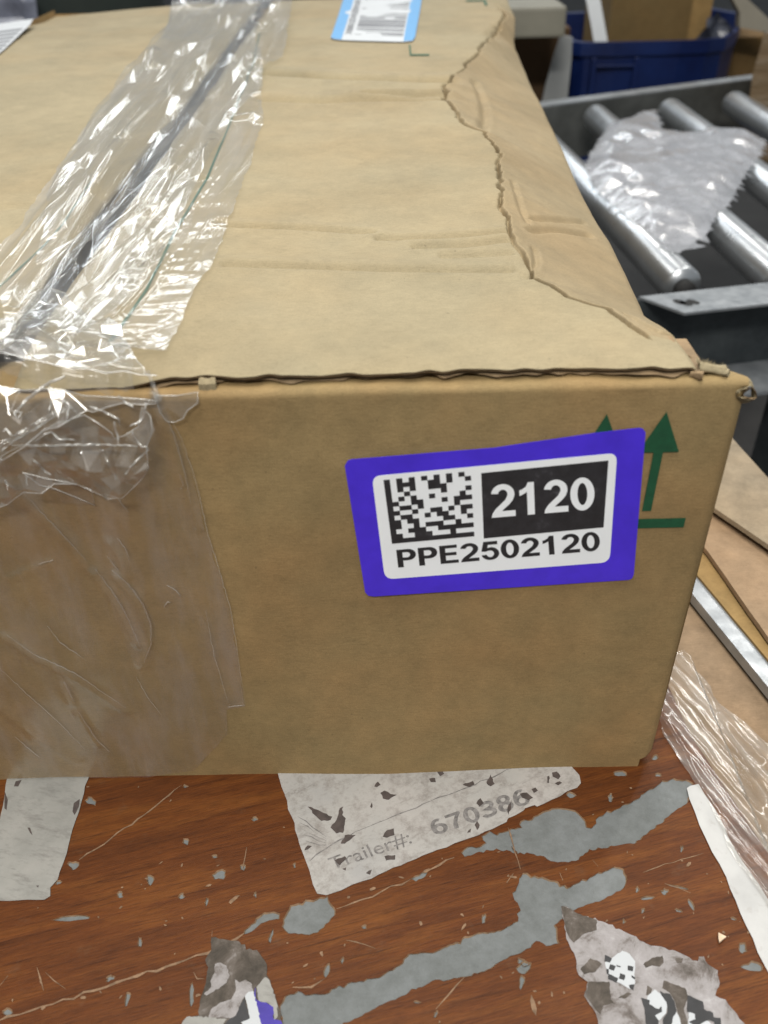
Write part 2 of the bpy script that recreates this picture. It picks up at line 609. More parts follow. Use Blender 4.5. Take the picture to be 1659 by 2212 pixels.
# ------------------------------------------------------------------ table
TB = thing('work_table', (-.30, .45, -.02), 'scratched reddish brown wood veneer work table under the cardboard box', 'table')

k = NT('wood_veneer')
g1 = k.noise(9, 7, .68, (1, 8, 8), -.25, .7)
g2 = k.noise(16, 9, .74, (1, 22, 22), -.25, .5)
g3 = k.noise(110, 6, .75, (1, 14, 14), -.25)
c = k.ramp(g1, [(.28, (.062, .0180, .0040)), (.48, (.102, .0300, .0060)), (.70, (.158, .054, .0105))])
c = k.mix(1, c, k.ramp(g2, [(.34, (.42, .38, .36)), (.43, (.92, .92, .92)), (.75, (1.22, 1.2, 1.15))]), 'MULTIPLY')
c = k.mix(1, c, k.ramp(g3, [(.32, (.60, .58, .58)), (.5, (1, 1, 1)), (.7, (1.30, 1.32, 1.34))]), 'MULTIPLY')
scr = k.noise(60, 4, .7)
c = k.mix(k.math('MULTIPLY', k.ramp(scr, [(.60, (0, 0, 0)), (.78, (1, 1, 1))]), .35), c, (.13, .075, .042))
k.color(c)
k.set(Roughness=.5, Specular_IOR_Level=.22)
k.bump(k.math('ADD', g2, g3), .25, .0007)
M_wood = k.m
k = NT('grey_substrate')
c = k.ramp(k.noise(14, 6, .7), [(.3, (.120, .130, .128)), (.7, (.175, .188, .192))])
c = k.mix(1, c, k.ramp(k.noise(130, 6, .75), [(.3, (.78, .78, .76)), (.6, (1.06, 1.06, 1.06))]), 'MULTIPLY')
c = k.mix(k.math('MULTIPLY', k.ramp(k.noise(40, 6, .8, (1, 9, 1), .5), [(.62, (0, 0, 0)), (.70, (1, 1, 1))]), .35), c, (.25, .26, .26))
c = k.mix(k.math('MULTIPLY', k.ramp(k.noise(90, 5, .8), [(.63, (0, 0, 0)), (.72, (1, 1, 1))]), .5), c, (.07, .065, .06))
k.color(c); k.set(Roughness=.65); k.bump(k.noise(400, 4), .35, .0006)
M_grey = k.m
M_lip = plain('chipped_veneer_edge', (.20, .125, .07), .8, var=.3, scale=400)
M_scr = plain('scratch_pale', (.21, .13, .075), .8, var=.4, scale=300)
M_chip = plain('pale_chip', (.62, .48, .34), .8, var=.2, scale=300)

TX0, TX1, TY0, TY1 = -.9, .172, -.30, 1.5
table_poly = [(TX0, TY0), (.222, TY0), (.222, -.20), (TX1, .02), (TX1 - .005, .10), (TX1, TY1), (TX0, TY1)]
VE = .0007

p1 = cv('C', [(0, 600), (85, 580), (80, 540), (130, 535), (220, 480), (320, 455), (400, 465), (450, 490), (490, 530),
              (505, 580), (535, 585), (560, 530), (620, 490), (700, 460), (790, 420), (850, 370), (930, 330), (985, 280),
              (1040, 272), (1140, 275), (1185, 300), (1150, 420), (1060, 480), (1000, 540), (930, 590), (870, 630),
              (820, 680), (700, 695), (600, 715), (520, 720), (480, 760), (430, 795), (340, 800), (270, 795), (230, 765),
              (120, 740), (60, 750), (20, 700)]) + cv('B', [(1560, 690), (1440, 665), (1320, 690), (1250, 715),
                                                            (1230, 690), (1270, 655), (1340, 655), (1375, 630), (1350, 590), (1400, 560), (1440, 585)])
p2 = cv('C', [(95, 870), (125, 870), (150, 895), (220, 895), (300, 920), (380, 965), (440, 935), (560, 880), (680, 830),
              (740, 845), (757, 890), (745, 960), (660, 1015), (600, 1045), (480, 1085), (430, 1105), (380, 1130),
              (360, 1160), (300, 1200), (330, 1320), (270, 1335), (180, 1305), (100, 1370), (0, 1415)]) + cv('B', [
                  (1460, 1340), (1390, 1385), (1250, 1430), (1100, 1445), (980, 1490), (860, 1550), (740, 1600), (640, 1660),
                  (530, 1700), (480, 1800), (170, 1800), (150, 1600), (180, 1545), (260, 1510), (330, 1535), (420, 1530),
                  (480, 1495), (600, 1460), (760, 1420), (860, 1360), (920, 1290), (1060, 1285), (1200, 1220), (1330, 1165),
                  (1470, 1150), (1570, 1095), (1575, 1010), (1540, 950), (1575, 860)])
p3 = cv('B', [(215, 1003), (330, 970), (440, 945), (462, 1000), (485, 1030), (450, 1100), (380, 1165), (300, 1178),
              (200, 1170), (165, 1130), (172, 1085)])
p4 = cv('B', [(-65, 1175), (10, 1080), (60, 1045), (120, 1040), (155, 1052), (152, 1085), (90, 1092), (20, 1130), (-40, 1170)])
p5 = cv('B', [(920, 850), (1000, 805), (1035, 800), (1020, 830), (960, 862)])
big = [densify(flat(p, 0), .0016, .00042, seed=i) for i, p in enumerate((p1, p2, p3, p4, p5))]

# smaller chips in the veneer: crop, centre, length, width, angle (degrees, picture)
chips = [('A', 435, 765, 75, 55, 0), ('A', 540, 385, 70, 50, 20), ('A', 425, 1078, 230, 38, -3), ('A', 895, 850, 50, 70, 0),
         ('A', 1105, 625, 45, 42, 0), ('A', 1300, 822, 110, 62, -10), ('A', 715, 940, 38, 42, 0), ('A', 1075, 950, 48, 40, -30),
         ('A', 1445, 775, 40, 50, 10), ('A', 832, 1220, 30, 70, 4), ('A', 1140, 1530, 32, 160, 3), ('A', 755, 1555, 36, 100, 10),
         ('A', 655, 1435, 66, 34, -30), ('A', 45, 1640, 60, 60, 0), ('A', 345, 865, 50, 26, -25), ('A', 1275, 712, 40, 24, 0),
         ('A', 1515, 940, 26, 36, 0), ('A', 1228, 980, 24, 60, 10), ('A', 1512, 490, 40, 28, 0), ('A', 1100, 295, 40, 20, 0),
         ('B', 435, 1390, 36, 95, 22), ('B', 1365, 1085, 32, 66, 0), ('B', 655, 1130, 36, 34, 0), ('B', 1280, 680, 90, 46, -12),
         ('B', 240, 765, 22, 36, 0), ('B', 525, 1330, 26, 50, 15), ('B', 1080, 1650, 26, 60, 15), ('B', 1590, 1460, 40, 90, 5),
         ('B', 970, 1578, 46, 24, 5), ('B', 1600, 1340, 80, 50, 30), ('B', 100, 1190, 24, 90, 15),
         ('C', 710, 235, 100, 38, 6), ('C', 655, 390, 36, 54, 0), ('C', 940, 135, 50, 42, 0), ('C', 405, 370, 62, 44, 10),
         ('C', 1110, 715, 26, 46, 5), ('C', 895, 1030, 120, 30, -8), ('C', 1000, 990, 50, 44, 0), ('C', 825, 975, 30, 40, 0),
         ('C', 1165, 1065, 36, 90, -25), ('C', 1085, 1110, 60, 26, 25), ('C', 740, 1180, 26, 36, 0), ('C', 860, 1110, 26, 40, 20),
         ('C', 100, 1470, 90, 110, 10), ('C', 960, 245, 50, 26, 0), ('C', 1500, 1350, 60, 80, -30), ('C', 1560, 1470, 150, 70, 8),
         ('C', 1090, 960, 150, 18, 14), ('C', 765, 950, 30, 26, 0), ('C', 1440, 1160, 40, 22, 20)]
holes = list(big)
for i, (cr, x, y, w, h, a) in enumerate(chips):
    r = np.random.RandomState(100 + i)
    n = 11; a = math.radians(a); o = []
    for j in range(n):
        t = 2 * math.pi * j / n; q = 1 + r.uniform(-.35, .2)
        px, py = math.cos(t) * w / 2 * q, math.sin(t) * h / 2 * q
        o.append((x + px * math.cos(a) - py * math.sin(a), y + px * math.sin(a) + py * math.cos(a)))
    h2 = flat(cv(cr, o), 0)
    c0 = np.mean(h2, 0)
    if any(inside(np.array([q[0]]), np.array([q[1]]), b)[0] for q in h2 for b in big):
        continue
    holes.append(h2)
V, Fc = tri2d(densify(table_poly, .05), holes)
n = len(V)
wood = mesh('wood_veneer', np.c_[V, np.zeros(n)], Fc, M_wood, TB)
# the broken rims of the veneer
Vr = []; Fr = []
for h2 in holes + [densify(table_poly, .05)]:
    b = len(Vr); m = len(h2)
    c0 = np.mean(h2, 0)
    for j, p in enumerate(h2):
        q = np.array(p) + (c0 - p) / (np.hypot(*(c0 - p)) + 1e-9) * .0006 * (h2 in holes)
        Vr += [(p[0], p[1], 0.00005), (q[0], q[1], -VE)]
    for j in range(m):
        i0 = b + 2 * j; i1 = b + 2 * ((j + 1) % m)
        Fr.append((i0, i1, i1 + 1, i0 + 1))
mesh('veneer_rim', Vr, Fr, M_lip, TB)
sheet('tabletop', densify(table_poly, .1), M_grey, TB, z=-.03, th=.03 - VE)


def ribbon(name, pix, w, mat, parent, z=.0002, step=.004, wj=.5, jit=.0004, seed=3):
    r = np.random.RandomState(seed)
    pl = densify(flat(pix, 0), step, jit, closed=False, seed=seed)
    Vv = []; Fv = []
    for i, p in enumerate(pl):
        a = np.array(pl[max(i - 1, 0)]); b = np.array(pl[min(i + 1, len(pl) - 1)])
        t = (b - a) / (np.hypot(*(b - a)) + 1e-9); nn = np.array([-t[1], t[0]])
        ww = w * (1 + wj * r.uniform(-1, 1)) * (.3 if i in (0, len(pl) - 1) else 1)
        Vv += [(*(np.array(p) + nn * ww / 2), z), (*(np.array(p) - nn * ww / 2), z)]
        if i: Fv.append((2 * i - 2, 2 * i - 1, 2 * i + 1, 2 * i))
    return mesh(name, Vv, Fv, mat, parent)


for i, (cr, pts, w) in enumerate([
        ('A', [(470, 735), (620, 640), (860, 465), (1080, 290)], .0007),
        ('A', [(-20, 1695), (250, 1605), (560, 1510), (760, 1440), (1100, 1330), (1300, 1260), (1450, 1170)], .0011),
        ('B', [(490, 1025), (640, 970), (760, 920), (930, 850)], .0008), ('B', [(1020, 805), (1100, 765), (1190, 720)], .0010),
        ('B', [(1080, 1620), (1160, 1530), (1250, 1430)], .0005), ('B', [(545, 1210), (600, 1220), (720, 1260)], .0005),
        ('B', [(230, 1490), (340, 1490), (420, 1440)], .0008), ('A', [(220, 1370), (240, 1440), (260, 1510)], .0006),
        ('A', [(270, 1400), (320, 1450), (390, 1500)], .0003), ('C', [(860, 870), (1000, 815), (1250, 745)], .0005),
        ('C', [(1000, 940), (1080, 965), (1165, 1000)], .0008), ('C', [(540, 790), (575, 830)], .0011),
        ('C', [(0, 580), (30, 680), (80, 850)], .0007), ('A', [(1465, 660), (1455, 720), (1440, 790)], .0007),
        ('A', [(0, 1480), (50, 1420)], .0007), ('B', [(1500, 870), (1540, 815)], .0012), ('C', [(330, 870), (350, 920)], .0012),
        ('A', [(1150, 1400), (1170, 1440), (1215, 1440)], .0006), ('A', [(1260, 1155), (1258, 1190)], .0005)]):
    ribbon('scratch', cv(cr, pts), w, M_scr, TB, z=.00025, seed=i)

# tiny light specks ground into the veneer
Vs = []; Fs = []
keep = [np.array(b) for b in big]
for i in range(120):
    px = RNG.uniform(0, 1659); py = RNG.uniform(1690, 2210)
    p = at(px, py, Z=0)[:2]
    if any(inside(np.array([p[0]]), np.array([p[1]]), h2)[0] for h2 in holes): continue
    s = RNG.choice([.00035, .0005, .0008, .0013], p=[.55, .30, .12, .03]); a = RNG.uniform(-.4, 2.2); el = RNG.uniform(1, 3.2)
    b = len(Vs); nn = 6
    for j in range(nn):
        t = 2 * math.pi * j / nn; q = s * RNG.uniform(.6, 1.2)
        x, y = math.cos(t) * q * el, math.sin(t) * q
        Vs.append((p[0] + x * math.cos(a) - y * math.sin(a), p[1] + x * math.sin(a) + y * math.cos(a), .0003))
    Fs.append(tuple(range(b, b + nn)))
o = mesh('veneer_specks', Vs, Fs, M_scr, TB); o['kind'] = 'stuff'

# papers and stickers glued to the table
k = NT('worn_paper')
base = k.ramp(k.noise(18, 4, .6), [(.3, (.31, .305, .30)), (.5, (.37, .358, .34)), (.72, (.42, .395, .375))])
c = k.mix(k.math('MULTIPLY', k.ramp(k.noise(70, 6, .8), [(.47, (0, 0, 0)), (.68, (1, 1, 1))]), .7), base, (.16, .14, .125))
c = k.mix(k.math('MULTIPLY', k.ramp(k.noise(45, 6, .8, (1, 3.5, 1), -.45), [(.54, (0, 0, 0)), (.66, (1, 1, 1))]), .5), c, (.17, .15, .135))
k.color(c); k.set(Roughness=.6); k.bump(k.noise(300, 4), .3, .0006)
M_paper = k.m
k = NT('plain_worn_paper')
base = k.ramp(k.noise(22, 5, .7), [(.3, (.21, .21, .195)), (.55, (.29, .285, .265)), (.75, (.335, .32, .30))])
c = k.mix(k.math('MULTIPLY', k.ramp(k.noise(60, 6, .75, (1, 3, 1), .25), [(.50, (0, 0, 0)), (.70, (1, 1, 1))]), .65), base, (.14, .132, .122))
k.color(c); k.set(Roughness=.6); k.bump(k.noise(200, 4), .3, .0006)
M_paper2 = k.m
k = NT('peeled_paper')
n1 = k.noise(55, 9, .74, None, 0, .4)
c = k.ramp(n1, [(.34, (.075, .062, .052)), (.42, (.16, .14, .13)), (.48, (.26, .242, .238)), (.60, (.33, .31, .312)), (.72, (.45, .44, .44))])
k.color(c); k.set(Roughness=.75); k.bump(n1, .6, .001)
M_peel = k.m
k = NT('glue_residue')
n1 = k.noise(90, 6, .72, None, 0, .4)
k.color(k.ramp(n1, [(.34, (.035, .028, .02)), (.5, (.075, .06, .047)), (.62, (.12, .10, .085)), (.74, (.27, .25, .24))]))
k.set(Roughness=.7); k.bump(n1, .5, .001)
M_glue = k.m
M_dirt = plain('dark_spot', (.065, .05, .045), .7, var=.3, scale=300)
M_fade = plain('faded_ink', (.17, .16, .155), .7, var=.45, scale=500, bump=0)

pa = cv('A', [(60, 150), (540, 170), (525, 255), (500, 340), (470, 450), (430, 560), (410, 640), (375, 760), (345, 850), (300, 900),
              (300, 950), (265, 972), (0, 978), (-90, 978), (-90, 640), (0, 500), (18, 420), (35, 290)])
PA = sheet('paper_sheet', densify(flat(pa, 0), .004, .0003), M_paper2, TB, z=.0003, th=.00025, label='blank dirty white paper sticker at the left table edge')
for pts in ([(440, 400), (475, 375), (470, 420), (445, 470), (432, 450)], [(165, 545), (180, 545), (195, 590), (180, 575)],
            [(215, 890), (232, 888), (228, 900)], [(95, 270), (130, 262), (110, 300), (85, 300)], [(30, 330), (48, 380), (40, 440), (28, 430)]):
    sheet('dirt_spot', flat(cv('A', pts), 0), M_dirt, PA, z=.00056, th=.0001)
pb = cv('B', [(120, 90), (142, 220), (180, 340), (225, 480), (270, 640), (300, 720), (330, 800), (350, 880), (375, 935), (430, 945),
              (520, 915), (650, 860), (1000, 710), (1330, 590), (1500, 510)]) + cv('C', [(0, 525), (100, 475), (110, 460), (170, 440), (185, 450),
              (330, 385), (380, 350), (440, 330), (465, 300), (455, 250), (405, 195), (395, 60)])
PB = sheet('printed_paper', densify(flat(pb, 0), .004, .0003), M_paper, TB, z=.0003, th=.00025,
           label='spotted white paper sticker with faded number print on the table')


def lay_text(name, s, quad, mat, parent, z=None, Y=None, bold=0.0, spacing=1.0, drawn=False):
    """text in a quad of the photograph, on the table (z) or on the box front (Y)"""
    if drawn:
        v, f, dz = letters_xy(s)
    else:
        v, f = text_xy(s, bold, spacing); dz = np.zeros(len(v))
    q = bil(quad, v[:, 0], v[:, 1])
    if z is not None:
        P = [at(a, b, Z=z + d) for (a, b), d in zip(q, dz)]
    else:
        P = [at(a, b, Y=Y - d) for (a, b), d in zip(q, dz)]
    return mesh(name, P, f, mat, parent)


lay_text('lettering', 'Trailer#:', cv('B', [(435, 725), (905, 560), (945, 640), (470, 800)]), M_fade, PB, z=.00062)
lay_text('lettering', '670386', cv('B', [(1030, 505), (1610, 300), (1650, 395), (1075, 590)]), M_fade, PB, z=.00062, drawn=True)
ribbon('ruled_line', cv('B', [(330, 745), (470, 640), (600, 570), (870, 460), (1230, 320), (1540, 190)]), .0006, M_fade, PB, z=.00062, wj=.7)
for j in range(5):
    ribbon('ruled_line', cv('B', [(260 + j * 12, 480 + j * 36), (350 + j * 10, 545 + j * 26), (430, 600 + j * 12)]), .0004, M_fade, PB, z=.00062, wj=.8, seed=j)
for i in range(26):                     # worn off small print, only fragments of strokes are left
    t = i / 25
    x0, y0 = (900 + 380 * t, 205 - 42 * t) if i % 3 else (205 + 150 * t, 350 - 60 * t)
    ribbon('print_fragment', cv('B', [(x0, y0), (x0 + random.uniform(6, 18), y0 - random.uniform(-12, 22))]), .0005, M_fade, PB, z=.00062, step=.002, jit=.0002, seed=i)
for cr, pts in (('B', [(455, 545), (490, 500), (510, 430), (530, 420), (525, 470), (545, 490), (530, 575), (490, 580)]),
                ('B', [(750, 340), (775, 325), (810, 345), (848, 350), (800, 380), (765, 372)]),
                ('B', [(320, 420), (380, 440), (465, 480), (455, 500), (400, 505), (360, 470)]),
                ('B', [(765, 600), (790, 560), (830, 550), (835, 590), (790, 605)]), ('B', [(775, 715), (840, 708), (838, 735), (785, 740)]),
                ('B', [(480, 740), (540, 715), (550, 730), (510, 770)]), ('B', [(540, 590), (605, 588), (570, 620), (540, 640), (515, 640)]),
                ('B', [(665, 815), (700, 795), (690, 825)]), ('B', [(1310, 530), (1325, 505), (1340, 530), (1325, 560)]),
                ('B', [(1265, 575), (1290, 550), (1285, 572)]), ('B', [(1380, 280), (1405, 230), (1430, 285), (1405, 300)]),
                ('B', [(1080, 205), (1110, 195), (1130, 225), (1105, 240)]), ('B', [(1040, 255), (1075, 250), (1080, 275), (1050, 275)]),
                ('B', [(300, 680), (320, 650), (345, 655), (320, 675)]), ('B', [(690, 420), (700, 395), (705, 420), (698, 430)]),
                ('B', [(525, 790), (548, 782), (545, 800)]), ('B', [(715, 300), (735, 272), (752, 290), (730, 305)]),
                ('C', [(75, 370), (120, 362), (160, 395), (130, 412), (90, 395)]), ('C', [(280, 235), (310, 228), (335, 260), (320, 278), (285, 260)]),
                ('C', [(150, 340), (175, 330), (190, 350), (165, 365)]), ('C', [(300, 305), (330, 290), (345, 300), (320, 316)]),
                ('C', [(250, 260), (262, 255), (262, 300), (250, 300)]), ('B', [(1240, 290), (1300, 268), (1310, 290), (1280, 305)]),
                ('B', [(1505, 430), (1530, 380), (1525, 440), (1512, 470)]), ('B', [(1320, 400), (1345, 370), (1365, 400), (1340, 420)])):
    sheet('dirt_spot', densify(flat(cv(cr, pts), 0), .0015, .0002), M_dirt, PB, z=.00058, th=.0001)

# half peeled label, bottom centre
ps = cv('S', [(440, 310), (590, 330), (760, 350), (880, 400), (890, 470), (1030, 470), (1130, 600), (1170, 720), (1160, 800), (1210, 870),
              (1250, 1000), (1300, 1160), (1330, 1250), (1370, 1433), (1400, 1560), (20, 1560), (50, 1433), (120, 1350), (280, 1330), (300, 1100), (340, 1000),
              (400, 700), (360, 600), (440, 480)])
PS = sheet('peeled_label', densify(flat(ps, 0), .0016, .0003), M_glue, TB, z=.0003, th=.0002, label='half peeled dark label with purple corner on the table')
for nm, pts, mt in (('paper_remnant', [(490, 660), (560, 640), (640, 680), (680, 800), (640, 900), (560, 960), (470, 1020), (380, 1070), (345, 1050), (440, 960), (430, 880), (480, 780)], M_peel),
                    ('paper_remnant', [(750, 860), (800, 900), (890, 860), (970, 920), (990, 1000), (900, 1050), (850, 1120), (770, 1330), (700, 1370), (560, 1360), (400, 1370), (440, 1250), (560, 1160), (700, 1120), (760, 1000)], M_peel),
                    ('white_remnant', [(1140, 830), (1200, 870), (1240, 980), (1300, 1180), (1310, 1340), (1260, 1390), (1250, 1220), (1160, 1160), (1060, 1140), (1030, 960), (1090, 890)], M_paper2),
                    ('purple_remnant', [(1010, 960), (1030, 1130), (1160, 1165), (1260, 1220), (1250, 1370), (1350, 1400), (1400, 1560), (1120, 1560), (1040, 1280), (1000, 1060)], M_purple2),
                    ('purple_remnant', [(1150, 970), (1200, 980), (1230, 1120), (1200, 1110), (1140, 1060)], M_purple2),
                    ('white_strip', [(880, 1080), (930, 1020), (990, 1010), (1050, 1250), (1090, 1433), (1120, 1560), (930, 1560), (830, 1420), (945, 1370)], M_white2),
                    ('black_remnant', [(870, 1110), (945, 1370), (830, 1420), (800, 1560), (560, 1560), (650, 1400), (760, 1330), (830, 1170)], M_black),
                    ('white_remnant', [(120, 1350), (280, 1340), (640, 1380), (600, 1440), (560, 1560), (20, 1560), (60, 1420)], M_paper2)):
    sheet(nm, densify(flat(cv('S', pts), 0), .001, .00015), mt, PS, z=.0005 + (.0001 if 'remnant' not in nm else .00005), th=.00012 + RNG.uniform(0, .00006))

# badly torn label, bottom right
pt = cv('T', [(20, 40), (90, 60), (150, 100), (340, 160), (480, 220), (580, 270), (700, 340), (840, 370), (1000, 430), (1060, 470), (1105, 475),
              (1110, 440), (1150, 440), (1180, 500), (1260, 550), (1275, 650), (1240, 750), (1320, 780), (1390, 870), (1460, 960), (1540, 1060),
              (340, 1060), (290, 880), (200, 750), (230, 640), (160, 590), (130, 440), (60, 300), (40, 150)])
PT = sheet('torn_label', densify(flat(pt, 0), .0016, .0004), M_peel, TB, z=.0003, th=.0002, label='torn grey label with black number remnants at the lower right')
for nm, pts, mt in (('glue_remnant', [(20, 40), (90, 60), (150, 100), (300, 150), (300, 230), (200, 260), (120, 330), (90, 300), (60, 240), (40, 150)], M_glue),
                    ('glue_remnant', [(235, 640), (400, 640), (410, 780), (440, 810), (350, 830), (330, 900), (290, 860), (220, 760)], M_glue),
                    ('glue_remnant', [(830, 630), (1000, 690), (1025, 760), (990, 850), (1020, 960), (1000, 1050), (970, 1050), (960, 950), (920, 800), (880, 730), (820, 690)], M_glue),
                    ('glue_remnant', [(670, 500), (740, 450), (820, 435), (830, 490), (800, 520), (740, 510), (690, 530)], M_glue),
                    ('glue_remnant', [(470, 770), (540, 725), (580, 735), (520, 775)], M_glue),
                    ('glue_remnant', [(920, 455), (985, 455), (975, 490), (935, 490)], M_glue),
                    ('glue_remnant', [(700, 670), (740, 700), (725, 750), (690, 745)], M_glue),
                    ('glue_remnant', [(170, 540), (250, 455), (300, 470), (340, 500), (290, 560), (200, 580)], M_glue),
                    ('white_remnant', [(365, 490), (450, 430), (500, 395), (560, 420), (605, 480), (600, 560), (605, 650), (560, 700), (480, 650), (395, 610)], M_white2),
                    ('white_remnant', [(700, 760), (760, 700), (830, 760), (860, 830), (850, 890), (790, 950), (830, 1060), (690, 1060), (690, 900)], M_white2),
                    ('white_remnant', [(930, 880), (960, 940), (985, 1060), (860, 1060), (880, 970)], M_white2),
                    ('white_remnant', [(1030, 880), (1090, 890), (1090, 950), (1180, 950), (1240, 1000), (1240, 1060), (1020, 1060)], M_white2),
                    ('black_square', [(405, 505), (450, 520), (435, 555), (395, 540)], M_ink), ('black_square', [(365, 430), (420, 460), (405, 490), (360, 480)], M_ink),
                    ('black_square', [(375, 540), (395, 545), (395, 580), (380, 580)], M_ink), ('black_square', [(390, 580), (470, 615), (455, 650), (390, 620)], M_ink),
                    ('black_square', [(485, 575), (525, 590), (515, 630), (475, 615)], M_ink), ('black_square', [(545, 515), (590, 525), (585, 560), (545, 550)], M_ink),
                    ('black_square', [(575, 590), (605, 610), (600, 625), (575, 605)], M_ink), ('black_square', [(555, 670), (598, 665), (590, 710), (560, 690)], M_ink),
                    ('black_square', [(455, 510), (490, 520), (485, 528), (458, 520)], M_ink),
                    ('black_digit', [(650, 770), (690, 780), (720, 790), (715, 820), (760, 850), (790, 860), (812, 835), (816, 880), (760, 910), (790, 950), (800, 1060), (690, 1060), (685, 940), (680, 870)], M_ink),
                    ('black_digit', [(800, 715), (830, 735), (880, 740), (915, 800), (932, 870), (900, 940), (870, 1060), (825, 1060), (822, 945), (862, 880), (850, 800), (812, 750)], M_ink),
                    ('black_digit', [(1020, 750), (1140, 800), (1150, 860), (1220, 890), (1225, 925), (1280, 930), (1290, 1060), (1250, 1060), (1230, 960), (1190, 945), (1140, 965), (1090, 1000), (1030, 960), (1080, 940), (1075, 895), (1015, 880)], M_ink)):
    sheet(nm, densify(flat(cv('T', pts), 0), .0012, .00012), mt, PT, z=.0005 + {'g': .0, 'w': .00012, 'b': .0003}[nm[0]], th=.0001 + RNG.uniform(0, .00004))

# white tape along the table edge
pw = cv('C', [(1140, 335), (1160, 320), (1215, 308), (1250, 370), (1320, 470), (1400, 640), (1480, 780), (1600, 950), (1760, 1200), (1900, 1500), (1800, 1790),
              (1659, 1510), (1590, 1380), (1480, 1130), (1390, 900), (1300, 740), (1220, 570), (1155, 400)])
k = NT('white_tape')
n1 = k.noise(35, 5, .6)
k.color(k.mix(k.math('MULTIPLY', k.ramp(k.noise(160, 5, .7), [(.58, (0, 0, 0)), (.7, (1, 1, 1))]), .5), k.ramp(n1, [(.3, (.40, .40, .395)), (.7, (.52, .52, .51))]), (.33, .31, .29)))
k.set(Roughness=.5); k.bump(n1, .2, .001)
sheet('edge_tape', densify(flat(pw, 0), .006, .0003), k.m, TB, z=.0004, th=.0004, label='white tape strip along the right table edge')

# loose triangular chip
tc = sheet('wood_chip', flat(cv('C', [(1338, 1262), (1388, 1288), (1345, 1325), (1338, 1300)]), 0), M_chip, None, z=.0006, th=.0012)
tag(tc, 'small pale triangular wood chip lying on the brown veneer', 'wood chip')

# ------------------------------------------------------------------ the cardboard box
H = .245                           # upper face of the big flaps
BX0, BX1, BY1 = -.46, .1435, 1.12
SEAM = -.153
BOX = thing('cardboard_box', (-.155, .56, 0), 'crushed brown cardboard box with purple number label and peeling clear tape', 'cardboard box')

# -- front: rises from the table, turns over the score line and becomes the inner flap
xs = np.r_[np.linspace(BX0, -.24, 20)[:-1], np.linspace(-.24, BX1, 190)]


def yfront(x, z):
    return .0016 * vn(x * 11 + 3, z * 10, 5) * np.clip((.20 - z) / .06, 0, 1) + .00015 * vn(x * 60, z * 60, 8) - .0009


zs = np.linspace(0, .2360, 120)
rows = []
for z in zs:
    rows.append(np.c_[xs, yfront(xs, np.full_like(xs, z)), np.full_like(xs, z)])
for t in np.linspace(0, math.pi / 2, 8)[1:]:
    e = .0006 * vn(xs * 40, xs * 0 + 3, 4)
    y0 = yfront(xs, np.full_like(xs, .236))
    rows.append(np.c_[xs, y0 + .0032 * (1 - math.cos(t)) + e * math.sin(t), np.full_like(xs, .2360 + .0032 * math.sin(t)) + e])
for y in (.012, .022, .035, .05):
    rows.append(np.c_[xs, np.full_like(xs, y), np.full_like(xs, .2388 - .25 * max(0, y - .012)) + .0004 * vn(xs * 50, xs * 0 + y * 99, 4)])
Pf = np.array(rows)
# torn lower corner and soft vertical edge
zcol = Pf[:, -1, 2]
for j in range(len(rows)):
    z = Pf[j, 0, 2]
    lim = BX1
    if j < 120:
        lim = BX1 + .0005 * vn(np.array([z * 70]), np.array([.5]), 2)[0]
        if z < .012: lim = min(lim, .1372 + max(0, (z - .006)) * 1.1 + .0006 * vn(np.array([z * 900]), np.array([.1]), 7)[0])
    if j >= 127: lim = [.134, .112, .10, .09][j - 127]
    Pf[j, :, 0] = np.minimum(Pf[j, :, 0], lim)
    if j < 120:
        ex = np.clip((Pf[j, :, 0] - (BX1 - .004)) / .004, 0, 1)
        Pf[j, :, 1] += .0025 * ex ** 2
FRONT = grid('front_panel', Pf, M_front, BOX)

# -- crush line and right edge of the top
cl = cv('D', [(1500, 80), (1430, 190), (1350, 300), (1230, 430), (1182, 490), (1166, 540), (1215, 590), (1260, 650), (1320, 690), (1390, 720),
              (1440, 780), (1465, 840), (1455, 890), (1490, 970)]) + cv('E', [(103, 60), (108, 150), (150, 280), (200, 400), (245, 460), (295, 575), (420, 632),
                                                                  (500, 690), (620, 730), (740, 760), (850, 850), (1000, 940)])
CL = np.array(flat(cl, H))[::-1]               # front -> back
edge = [(1507, 783, 0), (1488, 759, .001), (1462, 726, .003), (1444, 711, .005), (1395, 681, .010), (1384, 655, .014), (1351, 588, .018),
        (1317, 521, .02), (1280, 466, .021), (1262, 432, .022), (1191, 271, .022), (1154, 201, .022), (1117, 115, .018), (1110, 92, .014), (1112, 70, .010),
        (1113, 40, .007), (1099, 8, .003), (1096, -6, .002)]
ED = np.array([[*at(px, py, Z=H - 1.6 * d)[:2], 1.6 * d] for px, py, d in edge])
ys = ED[:, 1]
yend = float(ys[-1])


def xe(y): return np.interp(y, ED[:, 1], ED[:, 0])
def drop(y): return np.interp(y, ED[:, 1], ED[:, 2])
def xc(y):
    j = .0009 * vn(y * 150, y * 0, 31) + .0016 * vn(y * 45, y * 0, 33) + .0006 * vn(y * 420, y * 0, 35)
    far = np.clip((y - .02) / .2, .5, 1.5)
    r = np.interp(y, CL[:, 1], CL[:, 0]) + j * far
    return r


